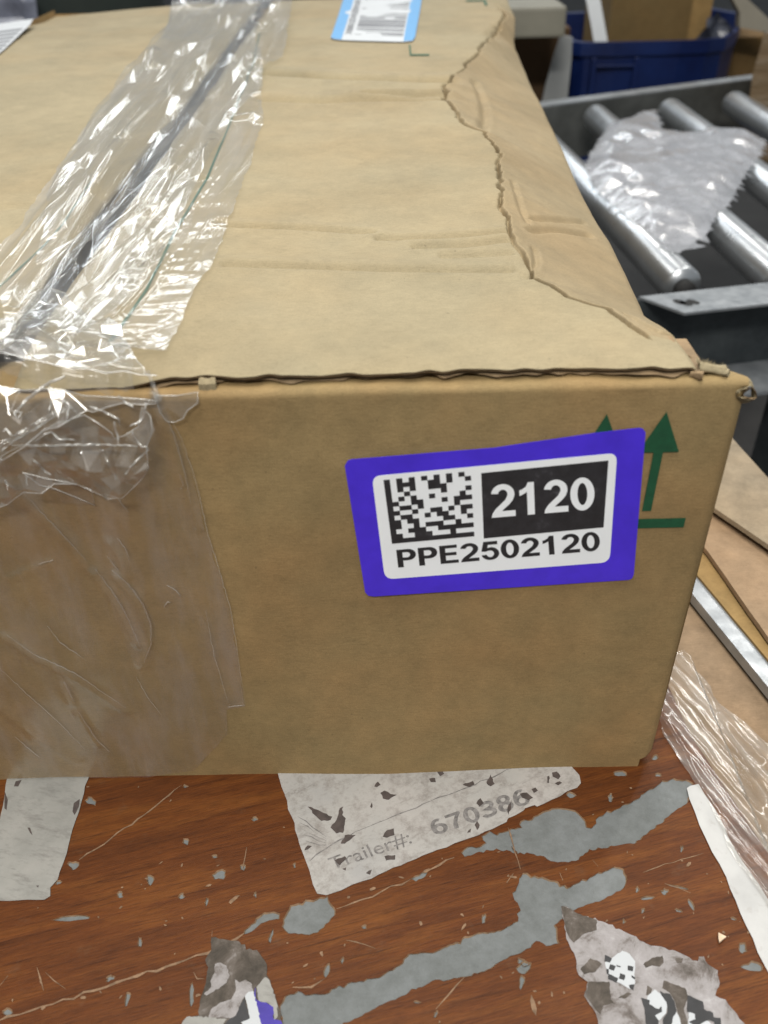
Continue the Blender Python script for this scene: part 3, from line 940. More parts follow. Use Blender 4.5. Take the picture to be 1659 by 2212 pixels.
CREASES = [(flat([(573, 159), (716, 171), (831, 175), (970, 181)], H), .0030, .012), (flat([(573, 216), (700, 222), (795, 218), (950, 216)], H), .0020, .012),
           (flat([(790, 206), (900, 209), (955, 208)], H), .0022, .006), (flat([(480, 488), (600, 489), (720, 492), (800, 497)], H), .0011, .004),
           (flat([(820, 509), (950, 508), (1090, 500)], H), .0012, .004), (flat([(900, 527), (1000, 526), (1095, 518)], H), .0010, .004),
           (flat([(490, 570), (700, 572), (880, 576), (1095, 581)], H), .0011, .0045), (flat([(960, 548), (1100, 545)], H), .0008, .004)]
STRIPC = [(flat(cv('E', [(280, 320), (430, 250), (600, 160)]), H - .014), .0022, .0022), (flat(cv('E', [(270, 410), (430, 320), (635, 235)]), H - .014), .0026, .0024),
          (flat(cv('E', [(175, 40), (215, 160), (265, 265)]), H - .004), .0016, .0018), (flat(cv('E', [(800, 790), (880, 860), (985, 925), (1110, 915)]), H - .004), .0030, .0018),
          (flat(cv('E', [(830, 775), (920, 850), (1000, 895)]), H - .004), .0022, .0016), (flat(cv('D', [(1340, 440), (1390, 530), (1398, 610), (1380, 700)]), H - .004), .0030, .0035),
          (flat(cv('D', [(1400, 235), (1460, 200), (1500, 175), (1560, 180)]), H - .008), .006, .012), (flat(cv('E', [(150, 470), (165, 530), (250, 580), (295, 575)]), H), .0016, .0014),
          (flat(cv('E', [(300, 420), (310, 520), (290, 570)]), H - .004), .0018, .0018)]


def ztop(x, y):
    z = H + .0016 * fbm(x * 6, y * 4, 40, 2) * np.clip(y / .15, 0, 1) + .00022 * vn(x * 45, y * 30, 44)
    for pl, d, w in CREASES:
        q = pdist(x, y, pl)
        z = z - 2.8 * d * np.exp(-(q / (.62 * w)) ** 2) + .7 * d * np.exp(-((q - 1.6 * w) / w) ** 2)
    return z


Y = [.0038]
while Y[-1] < yend: Y.append(Y[-1] + .0011 + .0042 * Y[-1])
Y = np.array(Y); Y[-1] = yend
nL, nR = 230, 72
a = np.linspace(0, 1, nL) ** .7
b = np.linspace(0, 1, nR + 1)[1:] ** 1.6
XL0 = SEAM + .0085
Xc = np.minimum(xc(Y), xe(Y) - .004)
has = np.clip((Y - CL[0, 1]) / .006, 0, 1) * np.clip((CL[-1, 1] + .1 - Y) / .1, 0, 1)
Xl = XL0 + .0015 * vn(Y * 30, Y * 0, 61)[:, None] * np.ones(nL) if False else (XL0 + .0012 * vn(Y * 30, Y * 0, 61))[:, None]
X1 = Xl + (Xc[:, None] - Xl) * a
X2 = Xc[:, None] + (xe(Y) - Xc)[:, None] * b
XX = np.c_[X1, X2]; YY = np.repeat(Y[:, None], XX.shape[1], 1)
ZZ = ztop(XX, YY)
dl = XX - Xc[:, None]                                   # signed distance from the crush line
hs = has[:, None]
gw = .0007 * (1 + .4 * vn(YY * 60, YY * 0, 71)) * (1 + 1.6 * YY)
gd = (.0045 + .0022 * vn(YY * 90, YY * 0, 72)) * hs * (1 + .8 * YY)
ZZ = ZZ - gd * np.exp(-(dl / gw) ** 2)
ZZ = ZZ + hs * .0003 * np.exp(-((dl + 6 * gw) / (5 * gw)) ** 2)                       # lifted rim left of the line
rt = np.clip(dl / np.maximum(xe(Y) - Xc, 1e-4)[:, None], 0, 1)
dr = drop(Y)[:, None]
ZZ = ZZ + np.where(dl > 0, hs * (.0010 + .0005 * vn(YY * 70, YY * 0, 73)) * np.clip(1 - dl / .022, 0, 1) ** 2, 0) - dr * np.where(dl > 0, rt ** 1.1, 0)
sc = np.where(dl > 0, 1.0, np.clip(1 + dl / .012, 0, 1))
for pl, d, w in STRIPC:
    q = pdist(XX, YY, pl)
    ZZ = ZZ - sc * (d * np.exp(-(q / w) ** 2) - .15 * d * np.exp(-((q - 1.7 * w) / w) ** 2))
ZZ = ZZ + np.where(dl > 0, 1, 0) * hs * (.0002 * fbm(XX * 40, YY * 20, 80, 2) + .0011 * crumple(XX, YY, 4, .08, 5))
ZZ = ZZ - .0016 * np.clip((dl - (xe(Y) - Xc)[:, None] + .003) / .003, 0, 1) ** 2      # rounded outer edge
# front rim: jagged, slightly drooping and torn
jag = .0009 * vn(XX * 160, XX * 0, 90) + .0010 * vn(XX * 50, XX * 0, 91)
front = np.exp(-(YY - Y[0]) / .002)
YY = YY + jag * front
ZZ = ZZ - .0005 * front * (1 + vn(XX * 90, XX * 0, 92)) + (.0004 * vn(XX * 14, XX * 0, 93) - .0010) * np.exp(-(YY / .012) ** 2)
ZZ = ZZ - .0034 * np.clip((-.082 - XX) / .02, 0, 1) * np.exp(-(YY / .03) ** 2)
# lip over the seam: the board is 3.5 mm thick
seamrow = np.stack([XX[:, :1] - .0002, YY[:, :1], ZZ[:, :1] - .0035], -1)
PT_ = np.concatenate([seamrow, np.stack([XX, YY, ZZ], -1)], 1)
tfo = grid('top_flap', PT_, [M_top, M_strip], BOX, label='right top flap, crushed along its outer edge')
ncol = PT_.shape[1] - 1
mi = np.zeros((PT_.shape[0] - 1, ncol), int)
mi[:, nL:] = (has[:-1, None] > .5)
tfo.data.polygons.foreach_set('material_index', mi.ravel())
# lower liner and fluting seen in the open front edge
xx = np.linspace(XL0, .128, 420)
fr = np.interp(xx, XX[0], ZZ[0])
fy = np.interp(xx, XX[0], YY[0])
rows = []
for kx, (dy, dz) in enumerate([(0, -.0004), (.0, -.0009), (.03, -.0009)]):
    rows.append(np.c_[xx, fy + dy + .0003 * vn(xx * 300, xx * 0, 5), fr + dz])
grid('outer_liner_edge', np.array(rows), M_edge, BOX)
rows = []
for dy in (.0030, .006, .03):
    rows.append(np.c_[xx, fy + dy + .0012 * np.abs(vn(xx * 120, xx * 0, 95)), fr - .0021 + .0010 * np.sin(xx * 900)])
grid('fluting', np.array(rows), M_edge, BOX)
rows = []
for dy, dz in ((.004, -.0035), (.0008, -.0033), (.0008, -.0030), (.03, -.0030)):
    w_ = .0026 * np.clip(vn(xx * 55, xx * 0, 96), -.6, .9) + .0014 * vn(xx * 200, xx * 0, 97)
    rows.append(np.c_[xx, fy + dy - w_ * (dy < .01), fr + dz + .0004 * vn(xx * 80, xx * 0, 98)])
grid('lower_liner_edge', np.array(rows), M_edge, BOX)
# little torn liner scraps in the edge
for i, (px0, px1) in enumerate([(431, 466)]):
    P = []
    xa, xb = at(px0, 838, Y=.002)[0], at(px1, 836, Y=.002)[0]
    for t in np.linspace(0, 1, 9):
        x = xa + (xb - xa) * t
        zt = np.interp(x, xx, fr)
        r = random.uniform(-.0004, .0004)
        P.append([(x, .0036, zt - .0004 + .0003 * math.sin(9 * t)), (x + r, .0014 + r, zt - .0021), (x + r, .0013 + r, zt - .0052 + 2 * r)])
    grid('torn_liner', np.array(P), M_top, BOX, smooth=False)

# -- left flap
Yl = Y
XXl = np.linspace(BX0, SEAM - .0085, 110)[None, :] * np.ones((len(Yl), 1))
XXl[:, -1] += .0015 * vn(Yl * 25, Yl * 0, 62)
YYl = np.repeat(Yl[:, None], 110, 1)
ZZl = ztop(XXl, YYl) - .0012 - .0022 * np.exp(-(pdist(XXl, YYl, flat([(-60, 446), (60, 440), (135, 430)], H)) / .006) ** 2)
ZZl = ZZl - .012 * np.clip((YYl - .85) / .25, 0, 1) * np.clip((-.25 - XXl) / .2, 0, 1)
YYl = YYl + np.exp(-(YYl - Y[0]) / .002) * (.001 * vn(XXl * 120, XXl * 0, 99))
Pl = np.stack([XXl, YYl, ZZl], -1)
Pl = np.concatenate([Pl, Pl[:, -1:] + np.array([.0002, 0, -.0035])], 1)
grid('top_flap', Pl, M_top, BOX, label='left top flap beyond the taped seam')
Pl2 = Pl[:2, :-1].copy(); Pl2[0, :, 2] -= .0035; Pl2[1] = Pl[0, :-1]
grid('liner_edge', Pl2, M_edge, BOX)

# -- sides, back, bottom
Ys = np.r_[0, .004, .009, ED[:, 1][1:]]
tops = [(BX1, .2362), (BX1 - .002, .2355), (.134, .237)] + [(e[0] - .0004, H - e[2] - .0014) for e in ED[1:]]
P = np.zeros((14, len(Ys), 3))
for i, t in enumerate(np.linspace(0, 1, 14)):
    for j, (yy, (tx, tz)) in enumerate(zip(Ys, tops)):
        bot = BX1 + .012 * min(1, yy / .5) * math.sin(math.pi * t)
        s = t ** 3
        z0 = .012 if yy < .003 else (.005 if yy < .02 else 0)
        P[i, j] = (bot * (1 - s) + tx * s, yy + (.0016 if j == 0 else 0), z0 + (tz - z0) * t)
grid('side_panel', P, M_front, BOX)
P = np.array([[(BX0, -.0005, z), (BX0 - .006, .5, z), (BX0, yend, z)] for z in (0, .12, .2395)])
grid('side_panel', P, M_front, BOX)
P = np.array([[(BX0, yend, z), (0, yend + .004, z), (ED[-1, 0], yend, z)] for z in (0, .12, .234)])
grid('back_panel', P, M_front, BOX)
P = np.array([[(BX0, 0.003, .0012), (BX1 - .008, .003, .0012)], [(BX0, yend, .0012), (BX1, yend, .0012)]])
grid('bottom_panel', P, M_inner, BOX)

# -- crumpled upper right corner: rolled, torn liner with open flutes
def roll(name, a, b, r, mat, seed, n=18, m=14, open_=True):
    rr = np.random.RandomState(seed)
    a = np.array(a, float); b = np.array(b, float)
    t = (b - a) / np.linalg.norm(b - a)
    u = np.cross(t, [0, 0, 1.0]); u /= np.linalg.norm(u); v = np.cross(u, t)
    P = np.zeros((m, n, 3))
    for i in range(m):
        s = i / (m - 1)
        for j in range(n):
            w = 2 * math.pi * (j / (n - 1)) * 1.12
            q = r * (1 + .18 * math.sin(3 * w + seed) + .14 * rr.uniform(-1, 1) + .25 * (j / n)) * (1 + .25 * math.sin(3.1 * s + seed))
            P[i, j] = a + (b - a) * s + u * math.cos(w) * q + v * math.sin(w) * q * .8 + t * rr.uniform(-1, 1) * r * .16
    return grid(name, P, mat, BOX, smooth=True)


pz = lambda x, y, Yv: at(*cv('Z', [(x, y)])[0], Y=Yv)
roll('torn_paper_roll', pz(470, 395, .006), pz(755, 440, .004), .0023, M_top, 3)
roll('torn_paper_roll', pz(560, 420, .008), pz(800, 470, .002), .0016, M_top, 13)
roll('torn_paper_roll', pz(380, 470, .003), pz(520, 490, .001), .0015, M_edge, 5)
roll('torn_paper_roll', pz(925, 660, .004), pz(1005, 680, -.002), .0040, M_top, 8)
roll('torn_paper_roll', pz(1000, 700, .003), pz(1040, 690, -.002), .0026, M_edge, 9)
# fuzzy paper fibres along the tear
Vh = []; Fh = []
for i in range(150):
    t = random.random()
    p = pz(450 + 330 * t, 350 + 70 * t + random.uniform(-8, 14), .006)
    d = np.array([random.uniform(-.4, 1), random.uniform(-.5, .6), random.uniform(.2, 1.0)]); d *= random.uniform(.0008, .0030) / np.linalg.norm(d)
    s = np.array([.00016, 0, .0001])
    bq = len(Vh); Vh += [p - s, p + s, p + d]; Fh.append((bq, bq + 1, bq + 2))
o = mesh('paper_fibres', Vh, Fh, M_top, BOX); o['kind'] = 'stuff'

# -- green print on the front: two arrows on a bar
A2 = np.array(upright(cv('L', [(1270, 108)]))[0]); HR = np.array(upright(cv('L', [(1317, 260)]))[0])
SR = np.array(upright(cv('L', [(1257, 262)]))[0]); SB = np.array(upright(cv('L', [(1208, 483)]))[0]); A1 = np.array(upright(cv('L', [(1045, 117)]))[0])
B1 = np.array(upright(cv('L', [(1343, 510)]))[0]); B2 = np.array(upright(cv('L', [(1335, 545)]))[0])
hw = HR[0] - A2[0]; hh = A2[1] - HR[1]; sw = SR[0] - A2[0]; sb = A2[1] - SB[1]
for ap in (A2, A2 + (A1[0] - A2[0], A1[1] - A2[1])):
    sheet('arrow_print', [(ap[0], ap[1]), (ap[0] + hw, ap[1] - hh), (ap[0] + sw, ap[1] - hh), (ap[0] + sw, ap[1] - sb), (ap[0] - sw, ap[1] - sb),
                          (ap[0] - sw, ap[1] - hh), (ap[0] - hw, ap[1] - hh)], M_green, BOX, z=-.0017, th=.00006, vertical=True)
sheet('bar_print', [(A1[0] - hw, B1[1]), (B1[0], B1[1]), (B2[0], B2[1]), (A1[0] - hw, B2[1])], M_green, BOX, z=-.0017, th=.00006, vertical=True)
# green print lines on the top, under the tape
for pts, w in (([(238, 740), (317, 629), (377, 506), (448, 389), (496, 270), (548, 135), (561, 70)], .0015), ([(-20, 634), (95, 528), (137, 482), (194, 397), (200, 390)], .0012)):
    pl = flat(pts, H)
    Vv = []; Fv = []
    pl = densify(pl, .006, 0, closed=False)
    for i, p in enumerate(pl):
        for sgn in (-1, 1):
            x = p[0] + sgn * w / 2
            Vv.append((x, p[1], float(ztop(np.array([x]), np.array([p[1]]))[0]) + .0004 - (.0012 if x < SEAM else 0)))
        if i: Fv.append((2 * i - 2, 2 * i - 1, 2 * i + 1, 2 * i))
    mesh('line_print', Vv, Fv, M_green, BOX)


def on_top(name, pts, mat, parent, off=.0006, th=.0001, px=True, **k):
    poly = densify(flat(pts, H), .008)
    return sheet(name, poly, mat, parent, z=lambda x, y: ztop(x, y) + off, th=th, **k)


for pts in ([(684, 375), (697, 375), (705, 455), (850, 455), (850, 466), (692, 466)], [(1150, 10), (1310, 6), (1328, 55), (1305, 58), (1292, 18), (1150, 20)]):
    on_top('corner_mark', cv('Y', pts), M_green, BOX)

# -- purple number label
lt = cv('L', [(62, 300), (68, 291), (80, 287), (620, 243), (760, 222), (860, 208), (1000, 187), (1165, 168), (1180, 171), (1190, 185), (1146, 722), (1140, 736), (1128, 742), (165, 805), (145, 802), (133, 790), (56, 312)])
LAB = sheet('number_label', densify(upright(lt), .004), M_purple, BOX, z=-.0019, th=.00022, vertical=True, label='purple bordered white number label on the box front')
wp = []
for cx, cy, ex, ey in ((158, 350, 1, 1), (1083, 262, -1, 1), (1055, 675, -1, -1), (207, 740, 1, -1)):
    wp.append((cx, cy))
def rnd(poly, r, n=6):
    out = []
    m = len(poly)
    for i in range(m):
        p = np.array(poly[i], float); a_ = np.array(poly[i - 1], float) - p; b_ = np.array(poly[(i + 1) % m], float) - p
        a_ = p + a_ / np.linalg.norm(a_) * r; b_ = p + b_ / np.linalg.norm(b_) * r
        for t in np.linspace(0, 1, n):
            out.append(tuple((1 - t) ** 2 * a_ + 2 * t * (1 - t) * p + t * t * b_))
    return out
sheet('white_panel', upright(cv('L', rnd(wp, 34))), M_white, LAB, z=-.0021, th=.00008, vertical=True)
sheet('black_panel', upright(cv('L', [(570, 338), (1050, 290), (1032, 543), (580, 585)])), M_black, LAB, z=-.0022, th=.00005, vertical=True)
lay_text('number_lettering', '2120', cv('L', [(606, 395), (1000, 362), (1003, 487), (612, 520)]), M_white, LAB, Y=-.00235, drawn=True)
lay_text('code_lettering', 'PPE2502120', cv('L', [(250, 640), (1020, 569), (1024, 643), (258, 708)]), M_ink, LAB, Y=-.0023, drawn=True)
DM = ['x.x.x.x.x.x.x.', 'x.xxx..xx.x..x', 'x.x.x..xxx....', 'x..x.....x...x', 'x.x.x..x....x.', 'xx..xx...x.xxx', 'x.xx.x.....x..',
      'xx..x..xx.x.xx', 'x.xx..x.xx..x.', 'xx.xx....xx..x', 'xx..x.xxx..x..', 'x..xxx..xxxxxx', 'xx..xxx...x...', 'xxxxxxxxxxxxxx']
q = cv('M', [(198, 366), (1338, 248), (1386, 1100), (310, 1199)])
Vd = []; Fd = []
for r_ in range(14):
    for c_ in range(14):
        if DM[r_][c_] == 'x':
            bq = len(Vd)
            for s_, t_ in ((c_, r_), (c_, r_ + 1), (c_ + 1, r_ + 1), (c_ + 1, r_)):
                p = bil(q, s_ / 14, 1 - t_ / 14)
                Vd.append(at(p[0], p[1], Y=-.0023))
            Fd.append((bq, bq + 1, bq + 2, bq + 3))
mesh('code_block', Vd, Fd, M_black, LAB)

# -- barcode sticker at the back of the top
k = NT('grey_print'); k.color((.17, .175, .19)); k.set(Roughness=.6); M_gp = k.m
BS = on_top('barcode_sticker', cv('Y', [(60, 290), (150, 0), (165, -60), (800, -60), (790, 0), (735, 320), (715, 350), (640, 357), (400, 350), (140, 342), (70, 335), (48, 320)]), M_white2, BOX, .0012, .0002,
            label='white and light blue barcode sticker on the box top')
on_top('blue_margin', cv('Y', [(60, 290), (150, 0), (165, -60), (255, -60), (235, 0), (135, 338), (70, 333), (48, 320)]), M_sky, BS, .0015)
on_top('blue_margin', cv('Y', [(640, 352), (700, 0), (706, -60), (800, -60), (790, 0), (735, 320), (715, 348)]), M_sky, BS, .0015)
L0, L1 = np.array([330., -10.]), np.array([245., 298.]); R0, R1 = np.array([695., -10.]), np.array([636., 312.])
t = 0.0
rb = random.Random(4)
while t < .98:
    w = rb.choice([.018, .03, .045, .06]); t2 = min(1, t + w)
    on_top('bar', cv('Y', [tuple(L0 + (L1 - L0) * t), tuple(R0 + (R1 - R0) * t), tuple(R0 + (R1 - R0) * t2), tuple(L0 + (L1 - L0) * t2)]), M_gp, BS, .0015)
    t = t2 + rb.choice([.010, .014, .022, .034])
v, f = text_xy('X001ZWZ8NX', .01)
qq = cv('Y', [(165, 275), (250, -10), (295, -10), (215, 278)])
P = [at(*p, Z=H + .0024) for p in bil(qq, v[:, 0], v[:, 1])]
mesh('lettering', P, f, M_gp, BS)
# sticker at the far left of the top
WS = sheet('white_sticker', flat([(-40, 70), (75, 53), (68, 66), (12, 122), (-10, 140), (-60, 190)], H - .006), M_white2, BOX, z=H + .0005, th=.0002, label='white barcode sticker at the far left of the box top')
for i in range(7):
    t0 = i / 7; t1 = t0 + .085
    e0 = np.array((50., 62.)); e1 = np.array((-10., 122.))
    a_ = e0 + (e1 - e0) * t0; b_ = e0 + (e1 - e0) * t1
    sheet('bar', flat([tuple(a_), tuple(b_), (b_[0] - 90, b_[1] + 12), (a_[0] - 90, a_[1] + 12)], H), M_gp, WS, z=H + .0009, th=.00005)

# ------------------------------------------------------------------ clear tape on the top
lb = cv('P', [(945, 40), (905, 170), (800, 320), (640, 480), (560, 590), (440, 760), (330, 920), (250, 1030)]) + [(40, 505), (-40, 590)]
rbd = cv('P', [(1600, 25), (1575, 180), (1545, 330), (1437, 395), (1420, 540), (1440, 680), (1400, 780), (1330, 1000)]) + cv('Q', [(1290, 0), (1200, 270), (1150, 370), (1090, 430), (1010, 650), (900, 850), (720, 835), (705, 890), (850, 1050)])
RIDGES = [(flat(cv('G', pts), H), h_, w_) for pts, h_, w_ in (
    ([(540, 540), (640, 660), (760, 790), (900, 930), (1060, 1035)], .005, .0016), ([(800, 680), (900, 800), (1010, 920), (1100, 1030)], .004, .0013),
    ([(280, 830), (400, 720), (530, 600)], .005, .0022), ([(0, 500), (130, 470)], .004, .002), ([(330, 470), (420, 380), (520, 160), (640, 0)], .004, .002),
    ([(600, 310), (610, 180), (680, 40)], .004, .0016), ([(800, 620), (900, 480), (1080, 280), (1230, 40)], .003, .002), ([(480, 880), (640, 870), (790, 900)], .003, .0013),
    ([(430, 930), (380, 850), (250, 800)], .004, .0018), ([(930, 700), (935, 820)], .003, .001), ([(720, 860), (730, 800), (660, 760)], .003, .001),
    ([(0, 700), (120, 660), (320, 570), (480, 500)], .004, .0016))]
RIDGES += [(flat(cv('P', pts), H), h_, w_) for pts, h_, w_ in (
    ([(700, 1106), (860, 850), (1060, 540), (1200, 300), (1400, 60)], .009, .006), ([(560, 1106), (760, 790), (960, 540), (1100, 330)], .008, .006),
    ([(960, 970), (1060, 780), (1230, 480), (1280, 380)], .007, .006), ([(1090, 990), (1150, 830), (1160, 760)], .007, .005), ([(840, 390), (830, 300), (900, 220)], .010, .008),
    ([(1410, 170), (1470, 90), (1510, 30)], .010, .010), ([(670, 760), (800, 640), (900, 530)], .006, .006), ([(950, 60), (1200, 40), (1500, 25)], .012, .012),
    ([(1380, 350), (1420, 400)], .008, .006), ([(1280, 660), (1380, 650), (1430, 680)], .006, .006))]


def tape_top(x, y):
    z = ztop(x, y) + .0009
    ds = x - SEAM
    m = np.exp(-(ds / .030) ** 2)
    z = z - .0080 * np.exp(-((ds + .004 * vn(y * 12, y * 0, 5)) / .0075) ** 2) * np.clip(y / .03, 0, 1)
    sc_ = 1 + 3.0 * np.clip(y, 0, 1)
    xw = (ds + .004 * vn(x * 8, y * 3, 21)) / sc_
    rg = lambda k_, ky, sd: np.clip(1 - 1.7 * np.abs(vn(xw * k_, y * ky, sd)), 0, 1)
    bund = np.clip(.45 + 1.0 * vn(x * 18, y * 3, 27), .1, 1)
    far = 1 + 1.3 * np.clip((y - .2) / .4, 0, 1)
    z = z + sc_ * far * (.30 + .9 * m) * bund * (.0036 * rg(70, 2.2, 22) + .0026 * rg(150, 3.5, 23) ** 1.5)
    z = z + sc_ * far * (.15 + m) * .0010 * rg(330, 6, 24) * np.clip(.2 + vn(x * 30, y * 5, 28), 0, 1)
    z = z + .0030 * (1 + vn(x * 20, y * 4, 35)) * (.25 + m) + .0010 * fbm(x * 45, y * 14, 36, 2) * (.4 + m)
    z = z + .00035 * (1 + fbm(x * 50, y * 90, 29, 2)) * np.clip((ds - .022) / .012, 0, 1) * np.clip((.3 - y) / .1, 0, 1)
    for pl, h_, w_ in RIDGES:
        q_ = pdist(x, y, pl)
        z = z + .6 * h_ * np.maximum(0, 1 - q_ / (1.5 * w_)) ** 1.3
    fr_ = np.exp(-(y / .040) ** 2) * np.clip((-.085 - x) / .012, 0, 1)
    z = z + fr_ * (.0026 * (crumple(x, y, 7, .022, 77, warp=.6) + .7) + .0009 * (crumple(x, y, 6, .008, 78) + .6))
    return z


LBm = np.array(flat(lb[::-1], H)); RBm = np.array(flat(rbd[::-1], H))
Yt = Y[Y < min(LBm[-1, 1], RBm[-1, 1])]
Yt = np.sort(np.r_[Yt, (Yt[1:] + Yt[:-1])[:170] / 2])
xl = np.interp(Yt, LBm[:, 1], LBm[:, 0]) + .0007 * vn(Yt * 160, Yt * 0, 3) + .0012 * vn(Yt * 40, Yt * 0, 4)
xl = np.where(Yt < LBm[0, 1] + .02, np.maximum(xl, -.235), xl)
xr_ = np.interp(Yt, RBm[:, 1], RBm[:, 0]) + .0006 * vn(Yt * 190, Yt * 0, 5) + .0010 * vn(Yt * 50, Yt * 0, 6)
tt = np.linspace(0, 1, 230)
Xt = xl[:, None] + (xr_ - xl)[:, None] * tt
Yg = np.repeat(Yt[:, None], 230, 1)
Zt = tape_top(Xt, Yg)
Pt = np.stack([Xt, Yg, Zt], -1)
pre = []
for dy, dz in ((-.0062, -.0085), (-.0060, -.0045), (-.0042, -.0012)):
    rw = Pt[0].copy(); rw[:, 1] += dy + .0006 * vn(rw[:, 0] * 300, rw[:, 0] * 0 + dy * 999, 3); rw[:, 2] += dz
    pre.append(rw)
grid('clear_tape', np.concatenate([np.array(pre), Pt], 0), M_tape, BOX, smooth=True, label='crinkled clear packing tape over the top seam')

# a looser layer bunched along the seam: long narrow folds
def _uv(x, y): return (x - SEAM) / (1 + 1.3 * y) * 6.5, .45 * math.log(1 + 2.2 * y)
def _xy(u, v):
    y = (np.exp(v / .45) - 1) / 2.2
    return SEAM + u / 6.5 * (1 + 1.3 * y), y


def loosef(u, v, r):
    x, y = _xy(u, v)
    sc_ = 1 + 1.6 * y
    return np.c_[x, y, tape_top(x, y) + .0012 + sc_ * (.0016 * (r + .9) + .0016 * (1 + fbm(x * 60, y * 9, 14, 2)))]


lo_px = cv('G', [(200, 640), (100, 560), (60, 500), (330, 230)]) + cv('P', [(330, 980), (520, 700), (650, 500), (800, 330), (910, 170), (950, 45), (1500, 28), (1470, 130), (1390, 300), (1430, 400), (1400, 560), (1260, 700), (1150, 900), (1040, 1106)]) + cv('G', [(1150, 200), (940, 440), (760, 620), (560, 640), (400, 700)])
facets('loose_tape', densify([_uv(*p) for p in flat(lo_px, H)], .02, .002), .021, loosef, M_loose, BOX, 33, bev=.0009, soft=True)

# torn tape hanging over the front edge: several loose layers
def hang(name, poly_g, seed, off, amp, mat=None, step=.0048, ridges=(), top=.2405):
    mat = mat or M_hang
    poly = upright(cv('G', poly_g))
    poly = densify(poly, .006, .0010, seed=seed)
    R_ = [(upright(cv('G', p_)), h_, w_) for p_, h_, w_ in ridges]

    def fn(x, z, r):
        y = -off - amp * (.5 + .4 * fbm(x * 40, z * 40, seed, 2) + .22 * r)
        for pl, h_, w_ in R_:
            y = y - .9 * h_ * np.maximum(0, 1 - pdist(x, z, pl) / (3.0 * w_))
        k_ = np.clip((top - z) / .010, 0, 1)
        y = y * np.clip(k_, .12, 1) + np.where(z > top, .003, 0) - .0016
        return np.c_[x, y, z]
    return facets(name, poly, step, fn, mat, BOX, seed, rim=M_rim)


hang('hanging_tape', [(-80, 960), (140, 1000), (340, 985), (480, 1000), (620, 1010), (840, 1020), (1060, 1030), (1150, 1040), (1140, 1060), (1050, 1062), (900, 1055), (690, 1112), (650, 1100),
                      (480, 1150), (380, 1180), (260, 1270), (120, 1340), (0, 1420), (-80, 1450)], 41, .0015, .0045,
     ridges=(([(-20, 1400), (120, 1300), (300, 1190), (480, 1120)], .006, .003), ([(100, 1130), (200, 1050), (340, 950)], .004, .0015), ([(330, 950), (420, 1040), (500, 1110)], .004, .002)))
hang('hanging_tape', [(-80, 1300), (120, 1330), (260, 1260), (380, 1170), (480, 1140), (650, 1100), (760, 1140), (860, 1195), (870, 1240), (930, 1255), (1030, 1190), (1050, 1065), (1110, 1130), (1140, 1190), (1105, 1290), (1122, 1440),
                      (1010, 1600), (930, 1660), (830, 1672), (690, 1650), (580, 1610), (440, 1570), (370, 1605), (230, 1620), (120, 1700), (0, 1770), (-80, 1800)], 43, .003, .011,
     ridges=(([(80, 1385), (250, 1390), (480, 1390), (700, 1385), (1000, 1395)], .004, .0016), ([(730, 1420), (780, 1500), (840, 1600)], .006, .003), ([(830, 1220), (850, 1360)], .004, .002),
             ([(900, 1600), (980, 1500), (1040, 1410), (1100, 1290)], .005, .002), ([(0, 1420), (160, 1310), (360, 1200), (470, 1130)], .006, .003), ([(260, 1350), (380, 1290), (520, 1350)], .004, .0015)))
hang('hanging_tape', [(1130, 1010), (1440, 985), (1440, 1060), (1370, 1110), (1340, 1160), (1280, 1190), (1220, 1185), (1170, 1120)], 47, .0006, .0016)
hang('hanging_tape', [(180, 1560), (370, 1600), (520, 1620), (680, 1670), (700, 1790), (560, 1730), (420, 1670), (300, 1650)], 49, .0008, .002, M_tape_flat)
fold_px = cv('G', [(-60, 620), (120, 560), (330, 470), (520, 480), (640, 560), (820, 600), (900, 690), (940, 780), (1010, 900), (1120, 1020), (1000, 1030), (760, 1020), (430, 1010), (180, 1000), (-60, 1000)])


def foldf(x, y, r):
    q_ = np.full(x.shape, 1.0)
    return np.c_[x, np.maximum(y, -.004), tape_top(x, np.maximum(y, .0035)) + .0018 + .0014 * (r + .8) * np.clip((y + .01) / .02, .2, 1) + .0015 * fbm(x * 50, y * 50, 12, 2)]


facets('tape_fold', densify(flat(fold_px, H), .005, .0008), .0052, foldf, M_hang, BOX, 21, rim=M_rim)
# bunched end where the strips are pulled together
for pts, rad in (([(1000, 930, .010), (1060, 985, .006), (1120, 1040, -.002)], .0012), ([(1040, 900, .010), (1080, 970, .006), (1130, 1040, -.003)], .0010), ([(1070, 850, .004), (1100, 920, .004), (1140, 1030, -.003)], .0011),
                 ([(1060, 1070, -.002), (1140, 1050, -.004), (1150, 1020, -.003)], .0016)):
    P = [at(*cv('G', [(a_, b_)])[0], Y=c_) for a_, b_, c_ in pts]
    tube('tape_strand_or_glint', P, [rad * .7, rad, rad * 1.2], M_tape, BOX, n=7, wob=.35)

